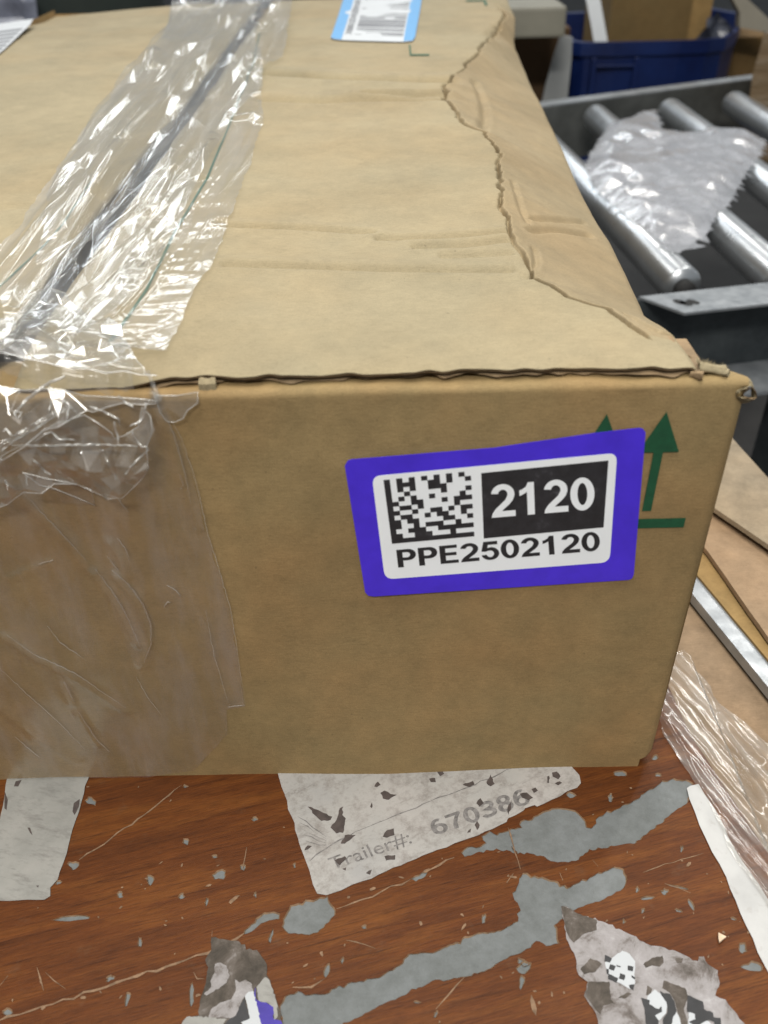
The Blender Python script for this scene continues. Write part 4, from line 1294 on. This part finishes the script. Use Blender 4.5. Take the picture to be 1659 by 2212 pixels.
for i, (pts, rad, yo) in enumerate([  # thick ones are twisted tape, thin pale ones paint highlights along creases
        ([(-20, 1410), (130, 1310), (300, 1210), (480, 1125)], .0011, .010), ([(-20, 1380), (150, 1300), (320, 1190), (470, 1115)], .0008, .011),
        ([(10, 1430), (120, 1345), (290, 1250), (420, 1160)], .0006, .010), ([(80, 1385), (250, 1392), (480, 1388), (720, 1383), (1000, 1395)], .0006, .009),
        ([(100, 1170), (190, 1060), (330, 950), (470, 885)], .0007, .006), ([(340, 950), (430, 1030), (500, 1100), (560, 1150)], .0009, .006),
        ([(95, 1140), (130, 1195), (160, 1150), (105, 1140)], .0004, .007), ([(350, 1170), (372, 1070)], .0004, .006), ([(830, 1220), (842, 1290), (860, 1360)], .0005, .010),
        ([(735, 1420), (790, 1520), (845, 1640)], .0011, .010), ([(905, 1600), (990, 1500), (1080, 1420)], .0006, .010), ([(250, 1355), (370, 1290), (430, 1345), (540, 1350)], .0005, .010),
        ([(650, 1105), (760, 1150), (860, 1198), (870, 1240)], .0005, .008), ([(940, 1250), (1010, 1220), (1040, 1180), (1060, 1080)], .0006, .007),
        ([(960, 1290), (990, 1350), (1030, 1400), (1080, 1410)], .0005, .010), ([(860, 1030), (910, 1080), (970, 1115)], .0005, .006), ([(20, 1290), (45, 1270), (80, 1320)], .0006, .010),
        ([(40, 1640), (60, 1720)], .0004, .008), ([(190, 1600), (200, 1680)], .0004, .008), ([(240, 1490), (330, 1580), (370, 1605)], .0006, .009), ([(480, 1200), (500, 1120), (460, 1060)], .0006, .008)]):
    pl = densify([tuple(p) for p in cv('G', pts)], 6, .8, closed=False, seed=i)
    P = [at(a_, b_, Y=-yo - .001 * math.sin(.9 * q + i)) for q, (a_, b_) in enumerate(pl)]
    tube('tape_strand_or_glint', P, [rad * (.45 + .55 * math.sin(math.pi * (q + .5) / len(P))) for q in range(len(P))], M_hang if rad > .0007 else M_rim, BOX, n=6, wob=.25)
# flat clear tape stuck down the front
tf = cv('H', [(860, 235), (930, 340), (990, 450), (1050, 620), (1090, 770), (1130, 960), (1190, 1150), (1255, 1370), (1290, 1580), (1335, 1900), (1235, 1915), (1240, 2050), (1120, 2180), (1060, 2250), (800, 2290), (-100, 2300), (-100, 200), (500, 230)])
tfp = densify(upright(tf), .006, .0003)
FR = [(upright(cv('H', p_)), h_, w_) for p_, h_, w_ in (([(520, 1160), (620, 1300), (700, 1440), (760, 1560)], .0014, .0022), ([(640, 1180), (760, 1320), (810, 1450), (820, 1560), (780, 1670)], .0016, .0025),
      ([(600, 1000), (660, 1080), (700, 1180)], .0012, .002), ([(30, 1510), (200, 1630), (420, 1740), (690, 1920)], .0012, .003), ([(130, 740), (260, 880), (400, 1020), (500, 1150)], .0010, .004),
      ([(430, 1930), (480, 2030), (540, 2110)], .0014, .0025), ([(60, 1200), (280, 1110)], .0008, .002), ([(1120, 1380), (1170, 1640), (1245, 1890)], .0008, .0008),
      ([(880, 300), (960, 480), (1030, 700), (1090, 900)], .0015, .004), ([(0, 1900), (200, 2060), (420, 2200)], .001, .004), ([(350, 1780), (400, 1880)], .001, .003))]


def tape_front(x, z):
    y = yfront(x, z) - .0008 - .0004 * (1 + fbm(x * 40, z * 30, 55, 2))
    for pl, h_, w_ in FR:
        y = y - 1.5 * h_ * np.maximum(0, 1 - pdist(x, z, pl) / (1.3 * w_))
    return np.c_[x, y, z]


film('clear_tape', tfp, .0019, tape_front, M_tape_flat, BOX, smooth=True, label='milky clear tape stuck down the left of the box front')
wp_ = cv('H', [(860, 240), (930, 340), (990, 450), (1050, 620), (1090, 770), (1130, 960), (1190, 1150), (1255, 1370), (1290, 1580), (1335, 1900)])
for i, (pts, rad) in enumerate([(wp_, .00024), (cv('H', [(1120, 1380), (1170, 1640), (1245, 1890)]), .0002), (cv('H', [(1235, 1912), (1335, 1900)]), .0002)] + [(cv('H', p_), r_) for p_, r_ in (
        ([(520, 1160), (600, 1260), (680, 1390), (740, 1520), (765, 1580)], .0006), ([(610, 1165), (700, 1240), (780, 1350), (822, 1460), (825, 1560), (785, 1670)], .0008),
        ([(640, 990), (690, 1060), (705, 1110)], .0005), ([(585, 1090), (650, 1170)], .0004), ([(130, 745), (200, 820), (330, 960), (470, 1110)], .0005), ([(40, 1520), (180, 1620), (400, 1720), (560, 1830), (690, 1920)], .0005),
        ([(260, 1470), (330, 1560), (460, 1650)], .0005), ([(425, 1935), (470, 2010), (530, 2100), (600, 2170)], .0007), ([(350, 1775), (405, 1885)], .0007), ([(910, 1245), (960, 1275), (985, 1305)], .0006),
        ([(895, 1360), (915, 1335), (930, 1340)], .0006), ([(205, 1135), (290, 1110)], .0005), ([(560, 750), (640, 770), (700, 850)], .0004), ([(0, 1700), (160, 1850), (330, 2010), (470, 2160)], .0004),
        ([(740, 1740), (800, 1850), (880, 1960)], .0004), ([(80, 2080), (220, 2200)], .0005), ([(980, 640), (1000, 700), (985, 720)], .0005), ([(900, 300), (960, 470), (1010, 640), (1040, 800)], .0005))]):
    pl = densify([tuple(p) for p in pts], 7, .5, closed=False, seed=50 + i)
    P = []
    for a_, b_ in pl:
        p = at(a_, b_, Y=-.002); p[1] = float(yfront(np.array([p[0]]), np.array([p[2]]))[0]) - .0017
        P.append(p)
    tube('tape_crease_glint', P, [.62 * rad * (.2 + .8 * math.sin(math.pi * (q + .5) / len(P))) for q in range(len(P))], M_rim if i < 3 else M_wisp, BOX, n=6, wob=.2)  # pale tubes paint the highlights of wrinkles and tape edge

# ------------------------------------------------------------------ flattened cardboard bundle with stretch film, right of the table
def slab(name, pix, z, th, mat, label, group=None, jag=.00015):
    o = sheet(name, densify(flat(pix, z), .012, jag, seed=len(label)), mat, None, z=z - th, th=th)
    return tag(o, label, 'cardboard', group)


G1 = 'flattened cardboard sheets beside the table'
M_c1 = cardboard('kraft_pale_dirty', (.30, .245, .175), var=.25)
M_c2 = cardboard('kraft_peach', (.35, .245, .155), var=.2)
M_c3 = cardboard('kraft_ochre', (.31, .205, .085), var=.2)
M_c4 = cardboard('kraft_tan', (.29, .205, .13), var=.25)
k = NT('galvanised')
n1 = k.noise(40, 5, .65)
k.color(k.ramp(n1, [(.3, (.25, .27, .29)), (.7, (.40, .42, .44))])); k.set(Metallic=.55, Roughness=k.ramp(k.noise(90, 4), [(.3, (.28,) * 3), (.7, (.5,) * 3)]))
M_galv = k.m
slab('cardboard_sheet', [(1480, 1040), (1500, 850), (1595, 961), (1659, 1032), (1760, 1140), (1800, 1300), (1659, 1176), (1556, 1106), (1500, 1066)], .004, .004, M_c1, 'dirty pale cardboard sheet behind the box corner, farthest of the flat sheets', G1)
slab('cardboard_sheet', [(1440, 1030), (1556, 1085), (1659, 1150), (1800, 1260), (1820, 1560), (1659, 1376), (1532, 1195), (1440, 1080)], -.006, .004, M_c2, 'peach coloured cardboard sheet just below the dirty pale one', G1)
slab('cardboard_sheet', [(1440, 1060), (1532, 1180), (1659, 1356), (1820, 1550), (1820, 1640), (1659, 1425), (1513, 1250), (1440, 1170)], -.012, .004, M_c3, 'ochre yellow cardboard strip above the grey metal bar', G1)
mb = sheet('metal_bar', flat([(1440, 1170), (1513, 1252), (1659, 1430), (1800, 1610), (1800, 1660), (1659, 1484), (1500, 1288), (1430, 1200)], -.014), M_galv, None, z=-.022, th=.008)
tag(mb, 'dull grey metal bar between the flat cardboard sheets', 'metal bar')
slab('cardboard_sheet', [(1380, 1150), (1500, 1270), (1659, 1470), (1820, 1680), (1820, 2100), (1659, 1900), (1560, 1760), (1470, 1620), (1400, 1500)], -.026, .004, M_c4, 'tan cardboard sheet under the stretch film next to the table', G1)
o = sheet('cardboard_bundle', flat([(1350, 1150), (1400, 900), (1560, 930), (1760, 1140), (1900, 1600), (1900, 2300), (1700, 2000), (1480, 1650)], -.03), M_c4, None, z=-.75, th=.715)
tag(o, 'tall bundle of flattened cardboard underneath the loose sheets', 'cardboard')

wr = cv('N', [(250, 1250), (330, 1080), (460, 1040), (600, 1180), (700, 1330), (860, 1440), (986, 1560), (1200, 1800), (1300, 2300)]) + cv('C', [(1800, 1350), (1659, 1085), (1560, 935), (1460, 790), (1400, 700), (1330, 520), (1250, 360), (1195, 300), (1110, 170), (1040, 60), (985, -20)])
wrp = densify(flat(wr, .002), .006, .0006)
WR = [(flat(p_, .002), h_, w_) for p_, h_, w_ in ((cv('N', [(390, 1340), (470, 1500), (620, 1740), (800, 2000)]), .006, .004), (cv('N', [(340, 1490), (440, 1640), (560, 1860), (700, 2080)]), .006, .003), (cv('N', [(470, 1200), (620, 1420), (800, 1700), (986, 1960)]), .007, .006),
      (cv('N', [(600, 1250), (720, 1500), (900, 1800), (1000, 1950)]), .005, .004), (cv('N', [(520, 1080), (640, 1300), (780, 1440), (960, 1620)]), .004, .003), (cv('N', [(420, 1240), (560, 1480), (760, 1800), (960, 2090)]), .004, .0025), (cv('N', [(700, 1400), (850, 1560), (986, 1700)]), .005, .003))]


def wrapf(x, y):
    t_ = np.clip((x - .150 - .10 * np.clip(-y, 0, 1)) / .03, 0, 1)
    z = .0020 + .004 * t_ * (1 - t_) - .008 * t_
    u_ = x * .92 + y * .38; w_ = -x * .38 + y * .92
    z = z + .0016 * (1 + crumple(x, y, 4, .0085, 61, ang=(.32, .44), warp=.15)) * np.clip(.3 + vn(u_ * 60, w_ * 12, 63), .1, 1) + .0009 * (1 + crumple(x, y, 4, .0046, 62, ang=(.30, .46), warp=.15))
    for pl, h_, ww in WR:
        z = z + .45 * h_ * np.maximum(0, 1 - pdist(x, y, pl) / (1.1 * ww))
    return np.c_[x, y, np.maximum(z, .0012 + .0006 * (1 + crumple(x, y, 4, .006, 65, ang=(.3, .46), warp=.15)) - np.where(x < .19, 0, .05))]


o = film('stretch_film', wrp, .0012, wrapf, M_wrap, None, smooth=True)
tag(o, 'wrinkled clear stretch film draped over cardboard and the table edge', 'plastic film')

# ------------------------------------------------------------------ roller conveyor
CV = thing('roller_conveyor', (.62, 1.1, -.75), 'galvanised steel roller conveyor behind the box on the right', 'conveyor')
k = NT('roller_steel')
n1 = k.noise(12, 5, .6)
k.color(k.ramp(n1, [(.3, (.42, .44, .46)), (.7, (.56, .58, .60))])); k.set(Metallic=.85, Roughness=k.ramp(k.noise(25, 5, .7), [(.3, (.26,) * 3), (.75, (.36,) * 3)]))
M_roll = k.m
k = NT('dark_rail')
k.color(k.ramp(k.noise(25, 5, .7), [(.35, (.030, .036, .040)), (.7, (.065, .075, .078))])); k.set(Roughness=.45, Metallic=.3)  # near web and legs set darker than the flanges
M_rail = k.m
M_dark = plain('dark_hole', (.012, .012, .012), .8)
RZ = -.012                                     # axis level
# near and far rails run between these points of their upper flange
nA, nB = at(1384, 640, Z=.004), at(1659, 610, Z=.004)
d_ = (nB - nA) / np.linalg.norm(nB - nA)
n_ = np.array([d_[1], -d_[0], 0])              # towards the viewer
nA0 = nA - d_ * .15
nB0 = nB + d_ * .6
w = .040


def prism(name, prof, mat, closed_ends=True):
    """prof: list of corner loops, each a list of 3-D points, joined in order"""
    m = len(prof[0]); V_ = [p for lp in prof for p in lp]; F_ = []
    for i in range(len(prof) - 1):
        for j in range(m):
            F_.append((i * m + j, i * m + (j + 1) % m, (i + 1) * m + (j + 1) % m, (i + 1) * m + j))
    F_.append(tuple(range(m))[::-1]); F_.append(tuple((len(prof) - 1) * m + j for j in range(m)))
    return mesh(name, V_, F_, mat, CV)


up = np.array([0, 0, 1.0])
tip = nA
cutp = at(1479, 676, Z=.004)
wv = np.dot(cutp - nA, n_)
def loop(p, hgt): return [p, p + n_ * wv, p + n_ * wv - up * hgt, p - up * hgt]
fl = [[nA - d_ * .002, nA + n_ * .004, nA + n_ * .004 - up * .003, nA - d_ * .002 - up * .003], [nA + d_ * np.dot(cutp - nA, d_), cutp, cutp - up * .003, nA + d_ * np.dot(cutp - nA, d_) - up * .003], loop(nB0, .003)]
prism('top_flange', fl, M_galv)
zweb = .10
prism('rail_web', [[nA0 - up * .0031, nA0 + n_ * .004 - up * .0031, nA0 + n_ * .004 - up * zweb, nA0 - up * zweb], [nB0 - up * .0031, nB0 + n_ * .004 - up * .0031, nB0 + n_ * .004 - up * zweb, nB0 - up * zweb]], M_rail)
prism('bottom_flange', [[p - up * zweb, p + n_ * wv * 1.4 - up * zweb, p + n_ * wv * 1.4 - up * (zweb + .004), p - up * (zweb + .004)] for p in (nA0, nB0)], M_galv)
fA, fB = at(1150, 232, Z=.006), at(1640, 168, Z=.006)
df = (fB - fA) / np.linalg.norm(fB - fA); nf = np.array([df[1], -df[0], 0])
fA0, fB0 = fA - df * .4, fB + df * .5
prism('top_flange', [[p, p - nf * .035, p - nf * .035 - up * .003, p - up * .003] for p in (fA0, fB0)], M_galv)
M_web2 = plain('rail_grey', (.12, .125, .12), .5, .5, var=.3, scale=20)
prism('rail_web', [[p - up * .0031, p - nf * .004 - up * .0031, p - nf * .004 - up * .11, p - up * .11] for p in (fA0, fB0)], M_web2)
for p in (nA0 + d_ * .35, nB0 - d_ * .1):
    prism('stand_leg', [[p + up * h_ + d_ * a_ + n_ * b_ for a_, b_ in ((0, 0), (.04, 0), (.04, .04), (0, .04))] for h_ in (-.76, -.105)], M_rail)
# rollers: far end pixel on the far rail, near end point on the near rail
for i, (fx, fy_, nx, ny) in enumerate([(1128, 262, 1475, 622), (1284, 252, 1690, 612), (1444, 238, 1915, 600), (1582, 222, 2150, 590), (1700, 205, 2360, 580)]):
    a_ = at(fx, fy_, Z=RZ); b_ = at(nx, ny, Z=RZ)
    t_ = (b_ - a_) / np.linalg.norm(b_ - a_)
    ro = tube('roller', [a_, a_ + t_ * .004, a_ + t_ * .01, b_ - t_ * .006, b_], [.019, .0225, .024, .024, .0215], M_roll, CV, n=40)
    tube('axle_hub', [b_ - t_ * .001, b_ + t_ * .012], .012, M_dark, ro, n=16)
    tube('axle_hub', [a_ + t_ * .001, a_ - t_ * .012], .012, M_dark, ro, n=16)
# slots punched in the near flange
for px, py in ((1468, 652), (1482, 655), (1497, 652)):
    p = at(px, py, Z=.0043)
    sheet('slot', [(p[0] + .006 * math.cos(t) - .003 * math.sin(t), p[1] + .007 * math.sin(t)) for t in np.linspace(0, 6.28, 10)[:-1]], M_dark, CV, z=.0043, th=.0002)

# ------------------------------------------------------------------ poly bag on the rollers
bg = cv('F', [(600, 935), (640, 850), (690, 770), (760, 685), (850, 668), (930, 625), (1000, 612), (1025, 650), (1045, 735), (1180, 745), (1400, 735), (1560, 760), (1650, 785), (1610, 890), (1540, 965), (1480, 1080), (1425, 1170)]) + cv('E', [(1370, 170), (1310, 290), (1250, 330), (1150, 405), (1100, 365), (1040, 330), (940, 265), (830, 180), (760, 110), (690, 60), (640, 0)])
bgp = densify(flat(bg, .020), .010, .0012)
M_bag = clear_film('bubble_bag', .38, hazecol=(.50, .51, .55), patch=.35, base=.07, edge=.5, rough=.2)


def bagf(x, y):
    d = pdist(x, y, list(bgp) + [bgp[0]])
    z = .0125 + .013 * (1 - np.exp(-d / .020)) + .003 * crumple(x, y, 7, .06, 17) * np.clip(d / .01, 0, 1) + .0030 * vn((x * .8 - y * .6) * 14, (x * .6 + y * .8) * 40, 5) * np.clip(d / .02, 0, 1)
    return np.c_[x, y, z]


BG = thing('bubble_wrap_bag', tuple(at(1430, 420, Z=.013)), 'crinkled whitish bubble wrap bag lying across the steel rollers', 'plastic bag')
facets('bag_top', bgp, .024, lambda x, y, r: bagf(x, y) + np.c_[0 * x, 0 * x, .0042 * (r + .6) * np.clip(pdist(x, y, list(bgp) + [bgp[0]]) / .012, 0, 1)], M_bag, BG, 12, bev=.004, soft=True)
film('bag_underside', bgp, .03, lambda x, y: np.c_[x, y, np.full_like(x, .0122)], M_bag, BG, smooth=True)

# ------------------------------------------------------------------ blue tote behind the conveyor
YB = 2.05
BN = thing('blue_tote', tuple(at(1400, 200, Y=YB)), 'dark blue plastic tote with ribbed front full of cardboard behind the conveyor', 'bin')
k = NT('blue_plastic')
k.color(k.ramp(k.noise(12, 4, .6), [(.3, (.0018, .009, .060)), (.7, (.004, .018, .100))])); k.set(Roughness=.42)
M_blue = k.m
fT = [at(px, py, Y=YB + yy) for px, py, yy in ((1236, 82, .03), (1262, 90, .008), (1330, 99, 0), (1400, 103, 0), (1470, 99, 0), (1530, 91, .01), (1566, 80, .035), (1590, 58, .12), (1602, 30, .26), (1600, 5, .42))]
zt = np.mean([p[2] for p in fT[1:6]])
zb = zt - .30
top_ = np.array([(p[0], p[1], zt) for p in fT])
lft = [np.array((top_[0][0] - .01, YB + .5, zt))]
ring = np.array(lft + list(top_) + [np.array((top_[-1][0] - .05, YB + .55, zt))])
cen = ring.mean(0)
P = []
for s, zz in ((1, zt), (.985, zt - .02), (.975, zt - .1), (.955, zt - .22), (.94, zb)):
    r_ = cen + (ring - cen) * s; r_[:, 2] = zz
    P.append(np.r_[r_, r_[:1]])
grid('tote_wall', np.array(P), M_blue, BN, smooth=False)
r1 = cen + (ring - cen) * 1.03; r1[:, 2] = zt + .008; r2 = cen + (ring - cen) * 1.03; r2[:, 2] = zt - .022; r0 = cen + (ring - cen) * .965; r0[:, 2] = zt + .008; r3 = cen + (ring - cen) * .95; r3[:, 2] = zb + .01
grid('tote_rim', np.array([np.r_[r_, r_[:1]] for r_ in (r2, r1, r0, r3)]), M_blue, BN, smooth=False)
for px0, py0, px1, py1 in ((1376, 112, 1379, 186), (1284, 112, 1287, 168)):
    a_ = at(px0, py0, Y=YB - .004); b_ = at(px1, py1, Y=YB + .004)
    box('tote_rib', (min(a_[0], b_[0]) - .004, YB - .010, zt - .20), (min(a_[0], b_[0]) + .008, YB + .02, zt - .025), M_blue, BN, .002)
for px0, py0, px1, py1 in ((1286, 141, 1371, 145),):
    a_ = at(px0, py0, Y=YB - .004); b_ = at(px1, py1, Y=YB - .004)
    box('tote_rib', (a_[0], YB - .008, b_[2]), (b_[0], YB + .02, a_[2]), M_blue, BN, .002)
# cardboard inside the tote
M_ct = cardboard('kraft_tote', (.17, .115, .048))
a_ = at(1312, 95, Y=YB + .10); b_ = at(1525, 95, Y=YB + .10)
cb = thing('cardboard_carton', ((a_[0] + b_[0]) / 2, YB + .2, zt - .1), 'small brown cardboard carton standing inside the blue tote', 'carton')
box('carton_body', (a_[0], YB + .10, zt - .1), (b_[0] - .05, YB + .40, zt + .25), M_ct, cb, .003)
box('carton_flap', (b_[0] - .05, YB + .103, zt - .1), (b_[0], YB + .108, zt + .22), M_c3, cb, .001)
ws = sheet('white_plastic_strip', [(x, z) for x, z in [tuple(at(px, py, Y=YB + .06)[[0, 2]]) for px, py in ((1264, -10), (1295, -10), (1313, 92), (1283, 92), (1276, 50))]], M_white, None, z=YB + .062, th=.003, vertical=True)
tag(ws, 'pale grey plastic strip sticking out of the blue tote', 'plastic')
M_bagd = plain('dark_plastic', (.05, .055, .075), .3, var=.5, scale=30, bump=.5)
cr = film('crumpled_bag', densify([tuple(at(px, py, Y=YB + .09)[[0, 2]]) for px, py in ((1500, 95), (1520, 45), (1545, 25), (1570, 45), (1585, 75), (1560, 95))], .01, .002), .012,
          lambda x, z: np.c_[x, YB + .085 + .03 * crumple(x, z, 6, .05, 5), z], M_bagd, None)
tag(cr, 'dark crumpled plastic at the right inside the blue tote', 'plastic bag')

# ------------------------------------------------------------------ surroundings
k = NT('concrete_floor')
k.color(k.ramp(k.noise(3, 6, .65), [(.3, (.016, .015, .014)), (.7, (.045, .042, .040))])); k.set(Roughness=.7)
fl_ = mesh('floor', [(-8, -3, -.75), (8, -3, -.75), (8, 14, -.75), (-8, 14, -.75)], [(0, 1, 2, 3)], k.m); fl_['kind'] = 'structure'

a_ = at(1095, 84, Y=1.75); b_ = at(1226, 14, Y=1.75)
bm_ = box('pale_beam', (a_[0] - .1, 1.75, a_[2]), (b_[0], 1.9, b_[2]), plain('beige_paint', (.20, .19, .15), .6, scale=12), None, .006)
tag(bm_, 'pale beige beam behind the far right box corner', 'beam')
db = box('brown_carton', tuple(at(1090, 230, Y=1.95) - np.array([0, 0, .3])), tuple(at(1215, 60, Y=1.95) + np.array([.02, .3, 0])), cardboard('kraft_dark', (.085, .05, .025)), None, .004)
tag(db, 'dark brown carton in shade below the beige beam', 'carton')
pn = sheet('grey_panel', [tuple(at(px, py, Y=1.88)[[0, 2]]) for px, py in ((1214, 78), (1238, 82), (1236, 130), (1228, 205), (1226, 260), (1165, 260), (1180, 190), (1200, 120))], plain('grey_plastic', (.30, .31, .31), .5, scale=10), None, z=1.90, th=.012, vertical=True)
tag(pn, 'light grey plastic panel leaning left of the blue tote', 'panel')
# brown cartons on the right
YR = 1.62
rc = thing('wrapped_carton', tuple(at(1640, 330, Y=YR)), 'brown carton wrapped in stretch film at the right picture edge', 'carton')
pts = [tuple(at(px, py, Y=YR)[[0, 2]]) for px, py in ((1650, 75), (1626, 160), (1610, 275), (1622, 290), (1625, 345), (1800, 360), (1800, 20))]
k = NT('film_over_kraft')
n1 = k.noise(9, 4, .6, (1, 1, 6), .5)
k.color(k.ramp(n1, [(.35, (.17, .115, .062)), (.55, (.19, .135, .078)), (.7, (.25, .20, .145))])); k.set(Roughness=.4); k.bump(n1, .6, .01)
cs = sheet('carton_side', pts, k.m, rc, z=YR + .25, th=.25, vertical=True)
for v_ in cs.data.vertices:
    if v_.co.y > YR + .1: v_.co.x += .16
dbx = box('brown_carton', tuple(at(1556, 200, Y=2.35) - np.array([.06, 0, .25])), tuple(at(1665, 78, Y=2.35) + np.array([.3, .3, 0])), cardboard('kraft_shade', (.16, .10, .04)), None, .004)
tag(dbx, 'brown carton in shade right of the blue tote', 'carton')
bp = sheet('beige_board', [tuple(at(px, py, Y=2.2)[[0, 2]]) for px, py in ((1580, -15), (1600, -20), (1680, 55), (1700, 110), (1659, 72), (1603, 62), (1604, 30))], plain('beige_board', (.33, .30, .24), .6, scale=8), None, z=2.25, th=.03, vertical=True)
tag(bp, 'slanting beige board at the upper right corner', 'board')
# far left, behind the box
pl_ = film('wrapped_parcel', densify([tuple(at(px, py, Y=1.9)[[0, 2]]) for px, py in ((-60, -30), (60, -30), (84, 0), (92, 90), (-60, 120))], .03, .004), .03,
           lambda x, z: np.c_[x, 1.88 + .05 * crumple(x, z, 6, .12, 5), z], plain('grey_film', (.24, .26, .33), .3, var=.6, scale=9, bump=.3), None)
tag(pl_, 'blue grey plastic wrapped parcel at the upper left corner', 'parcel')
c0 = at(150, 75, Y=2.0)
dr_ = thing('round_drum', (c0[0], 2.0, -.75), 'dark green round drum behind the left end of the box', 'drum')
rd = .20
P = np.array([[(c0[0] + rd * s * math.cos(t), 2.15 + rd * s * math.sin(t), z) for t in np.linspace(0, 2 * math.pi, 48)] for s, z in ((.0, .20), (.93, .20), (.96, .215), (1, .215), (1, .18), (.98, .17), (.98, -.75))])
grid('drum_shell', P, plain('drum_green', (.035, .045, .040), .5, scale=12), dr_)
